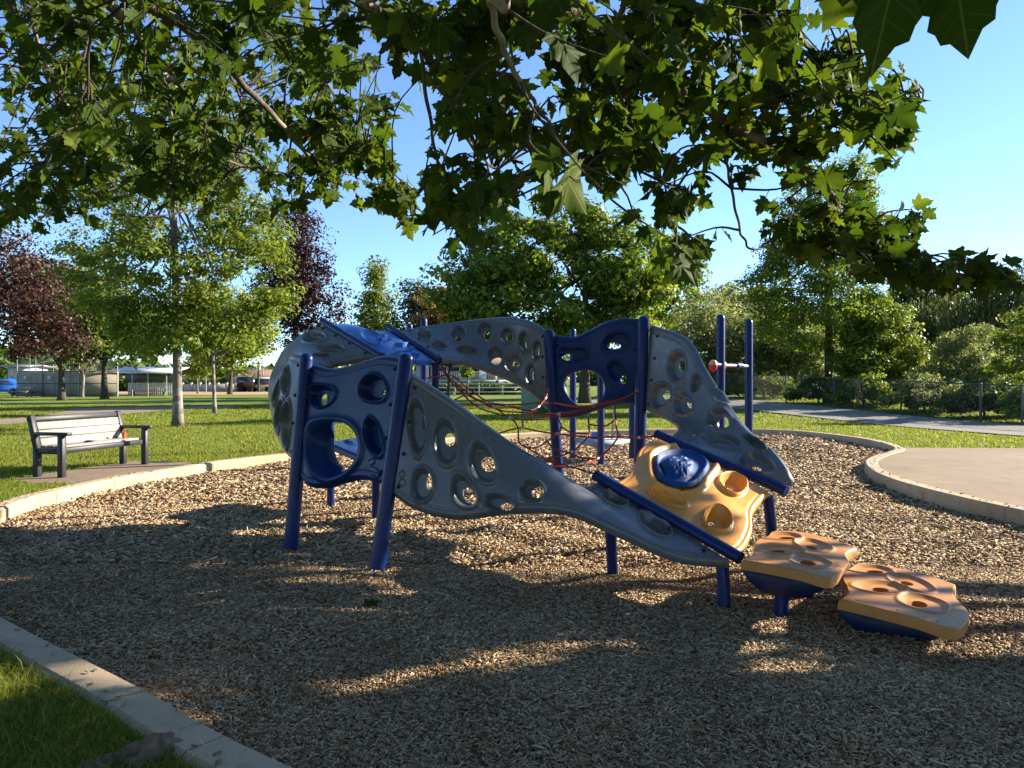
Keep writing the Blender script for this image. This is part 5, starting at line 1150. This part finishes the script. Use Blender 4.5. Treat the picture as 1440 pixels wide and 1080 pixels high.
# the rest of the crown above the frame, and unseen leaves added beside it for shade
def above():
    for k in range(11):  # loose leaves added towards the sun to shade the near leaf
        t = R.uniform(.75, 1.8); p = np.array([R.uniform(.30, .55), .84, R.uniform(1.85, 2.05)])+SUN*t
        for q in range(5): LP.append(p+np.array([R.gauss(0, .05), R.gauss(0, .05), R.gauss(0, .05)])); LA.append(rdir(1)[0]); LN.append(SUN+rdir(1)[0]*.5); LS.append(.14); LC.append(.1)
    for k in range(130):
        y = R.uniform(0.3, 5.5); x = R.uniform(-3, 4.0); z = R.uniform(max(3.2, 1.6+.56*y), 6.5)
        cluster((x, y, z), R.randint(4, 7), .19, twig=False)
above()
n1 = len(LP)
V, Fq = plane_leaves(np.array(LP), np.array(LA), np.array(LN), np.array(LS), np.array(LC))
_cr = mesh_np('crown', V, Fq, LM['plane']); adopt(_cr, pl)
_T = np.vstack([LT, [LTc]]).astype(np.float32); _uv = _cr.data.uv_layers.new(name='leaf'); _uv.data.foreach_set('uv', _T[Fq.ravel() % (len(LT)+1)].ravel())
# roots and trunk
for pts, r in (([(-2.2, 1.2, .25), (-2.1, 2.4, .16), (-2.2, 3.2, .08)], .09),):
    wood_m.tube(cr(np.array(pts), np.linspace(0, 1, 14)), np.linspace(r*1.3, r*.6, 14), 12)
root_m = MB()
for c_, s_, sd in (((-1.31, 2.78, .13), (.13, .085, .075), 1.0), ((-1.44, 2.68, .13), (.11, .06, .05), 2.3), ((-1.62, 2.47, .125), (.18, .07, .045), 3.1)):
    bm = bmesh.new(); bmesh.ops.create_icosphere(bm, subdivisions=4, radius=1.0)
    for v in bm.verts:
        p = v.co; k = 1+.16*math.sin(p.x*4+sd)*math.sin(p.y*5+sd*2)+.07*math.sin(p.x*13+p.y*6+sd)+.05*math.sin(p.y*23-p.z*11)+.03*math.sin(p.x*31+p.z*19)
        v.co = Vector((p.x*s_[0]*k, p.y*s_[1]*k, p.z*s_[2]*k)); v.co.rotate(Matrix.Rotation(math.radians(55), 3, 'Z')); v.co += Vector(c_)
    bm.verts.index_update(); root_m.add(np.array([v.co[:] for v in bm.verts]), np.array([[v.index for v in f.verts] for f in bm.faces])); bm.free()
adopt(root_m.obj('root', barkmat('root_bark', (0.10, 0.065, 0.04), (0.24, 0.17, 0.11), None, 9), smooth=True), pl)
adopt(wood_m.obj('trunk', M['plane_bark'], smooth=True), pl)
adopt(twig_m.obj('twig', M['barkdark'], smooth=True), pl)
adopt(pet_m.obj('petiole', LM['plane_far']), pl)
M['ball'] = simple('seed_ball', (0.045, 0.03, 0.015), (0.08, 0.055, 0.02), 60, .9, .8, 200)
bm = bmesh.new(); bmesh.ops.create_icosphere(bm, subdivisions=2, radius=.0155); bme = bpy.data.meshes.new('seed_ball'); bm.to_mesh(bme); bm.free(); bme.materials.append(M['ball'])
for x, y in ((1294, 145), (1296, 150), (1268, 97), (1216, 256), (1187, 258), (1203, 235), (1091, 274), (1036, 335), (1126, 175), (1260, 220), (545, 103), (541, 119)): BALL.append(U(x, y, 4.3 if x > 600 else 5.0))
for p in BALL[:60]:
    o = bpy.data.objects.new('seed_ball', bme); link(o); o.location = tuple(p); adopt(o, pl)
print('plane leaves', n1)
# ================================================================ shade tree right of the view: its crown throws the dappled shade
sh = thing('plane_tree', 'plane tree standing right of the play area and shading its near side', 'tree', (13.5, 7.0, LZ))
LIT = [[(380, 755), (560, 770), (1000, 785), (1200, 850), (1370, 920), (1040, 918), (960, 900), (860, 866), (700, 848), (560, 848), (430, 830)], [(-200, 500), (-200, 742), (0, 745), (200, 758), (400, 772), (560, 782), (640, 835), (760, 855), (860, 820), (1000, 805), (1200, 905), (1340, 915), (1700, 900), (1700, 500)],
       [(180, 968), (330, 955), (560, 938), (700, 905), (880, 880), (960, 905), (760, 945), (600, 972), (420, 1002), (250, 1000)],
       [(1000, 905), (1100, 892), (1250, 935), (1210, 975), (1050, 988)], [(-260, 1010), (150, 965), (275, 1000), (265, 1070), (150, 1130), (-260, 1160)], [(220, 836), (380, 826), (410, 850), (300, 872)], [(300, 925), (362, 914), (368, 922), (310, 934)], [(350, 800), (410, 795), (412, 806), (356, 808)]]
for _k in range(30):
    _x, _y = R.uniform(-50, 1450), R.uniform(760, 1080); _w = R.uniform(20, 70); _h = R.uniform(4, 11)*(_y-535)/330
    LIT.append([(_x+_w*math.cos(a), _y+_h*math.sin(a)-.12*_w*math.cos(a)) for a in np.linspace(0, 6.283, 9)[:-1]])
def shade():
    SP = []; n = 0
    for k in range(2600):
        px = R.uniform(-250, 1700); py = R.uniform(700, 1300) if R.random() < .8 else R.uniform(690, 790)
        x, y = G(px, py, 0.0)
        if y < 1.0: continue
        lit = any(bool(inpoly(np.array(px), np.array(py), L)) for L in LIT)
        if lit: continue
        if px > 850 and R.random() < .5: continue
        if R.random() < .08: continue
        t = 3.0
        while True:
            p = np.array([x, y, 0])+SUN*t
            if (p[0] > .70*p[1]+.7) or (p[2]-1.5 > .52*p[1]+.7): break
            t += .4
        SP.append(np.array([x, y, 0])+SUN*(t+R.uniform(.5, 6.0)))
    SP = np.array(SP); k = RS.randint(0, len(SP), 19000); d = rdir(len(k)); P = SP[k]+d*(0.22*RS.uniform(.05, 1, len(k))**.5)[:, None]
    V, Fq = leaf_cards(P, d+rdir(len(k))+SUN*.6, .15, .8); adopt(mesh_np('crown', V, Fq, LM['plane_far']), sh)
    trunk(sh, [13.5, 7.0, 0], [13.2, 7.2, 7.5], .28, .06, M['plane_bark'], SP[RS.randint(0, len(SP), 40)], start=(.25, .9))
    print('shade blobs', len(SP))
shade()

# unseen trees added behind the viewpoint: they close off the sky on that side
for (x, y, h, lb_) in ((-7.5, -9.0, 9.5, 'unseen tall tree added behind the viewpoint to the left'), (3.5, -11.0, 10.5, 'unseen tallest tree added straight behind the viewpoint'), (14.0, -8.0, 9.0, 'unseen tall tree added behind the viewpoint to the right'), (-15.0, -1.0, 8.5, 'unseen tree added left of the viewpoint outside the frame')):
    rt = thing('shade_tree', lb_, 'tree', (x, y, LZ)); L_ = [(np.array([x+R.uniform(-2.5, 2.5), y+R.uniform(-2.5, 2.5), R.uniform(.32, .8)*h]), np.array([3.0, 3.0, 1.9])) for _ in range(7)]
    o, C = crown('crown', L_, 150, 9000, .36, LM['deep'], rt, .9); trunk(rt, [x, y, 0], [x, y, h*.85], .3, .05, M['barkdark'], C[RS.randint(0, len(C), 14)])
# the plane tree's own crown continues behind the viewpoint
L_ = [(np.array([a, b, c]), np.array([2.2, 2.0, 1.3])) for a, b, c in ((-3, -1.5, 5), (-.5, -2, 5.2), (-4, .5, 5.5), (1.5, -1.5, 5.5), (-1, .2, 6.4), (-2.5, -3.5, 4.6))]
o, C = crown('crown', L_, 130, 5500, .24, LM['plane_far'], pl, .7, aspect=.85)
fl = thing('fallen_leaf', 'single fallen green leaf lying on the shaded wood chips', 'leaf', (*G(514, 856), float(chipz(*G(514, 856)))+.02))
V, Fq = plane_leaves(np.array([[*G(514, 858), float(chipz(*G(514, 856)))+.022]]), np.array([[.9, .4, .02]]), np.array([[0, -.15, 1.0]]), np.array([.13]), np.array([.1])); adopt(mesh_np('blade', V, Fq, LM['plane_far']), fl)
# ================================================================ sky, sun, camera
w = bpy.data.worlds.new('World'); scene.world = w; w.use_nodes = True
nt = w.node_tree; bg = nt.nodes['Background']; sky = nt.nodes.new('ShaderNodeTexSky'); sky.sky_type = 'NISHITA'; sky.sun_disc = False
sky.sun_elevation = SUN_EL; sky.sun_rotation = math.atan2(SUN[0], SUN[1]); sky.air_density = 0.8; sky.dust_density = 0.05; sky.ozone_density = 4.2; sky.altitude = 300
nt.links.new(sky.outputs[0], bg.inputs[0]); bg.inputs[1].default_value = 0.088
sl = bpy.data.lights.new('sun', 'SUN'); sl.energy = 5.0; sl.angle = math.radians(0.5); sl.color = (1.0, 0.90, 0.75)
so = bpy.data.objects.new('sun', sl); so.rotation_euler = Vector(SUN).to_track_quat('Z', 'Y').to_euler(); so.location = (20, 10, 15); link(so)
cd = bpy.data.cameras.new('camera'); cam = bpy.data.objects.new('camera', cd); link(cam)
cam.location = (0, 0, CH); cam.rotation_euler = (math.pi/2, 0, 0)
cd.sensor_width = 36; cd.lens = F/1440*36; cd.shift_y = (HY-540)/1440.0; cd.clip_start = 0.05; cd.clip_end = 5000
scene.camera = cam
scene.view_settings.view_transform = 'Standard'; scene.view_settings.look = 'None'; scene.view_settings.exposure = 1.80; scene.view_settings.gamma = 1.0
scene.cycles.max_bounces = 8; scene.cycles.transparent_max_bounces = 16
try: scene.cycles.use_denoising = True
except Exception: pass
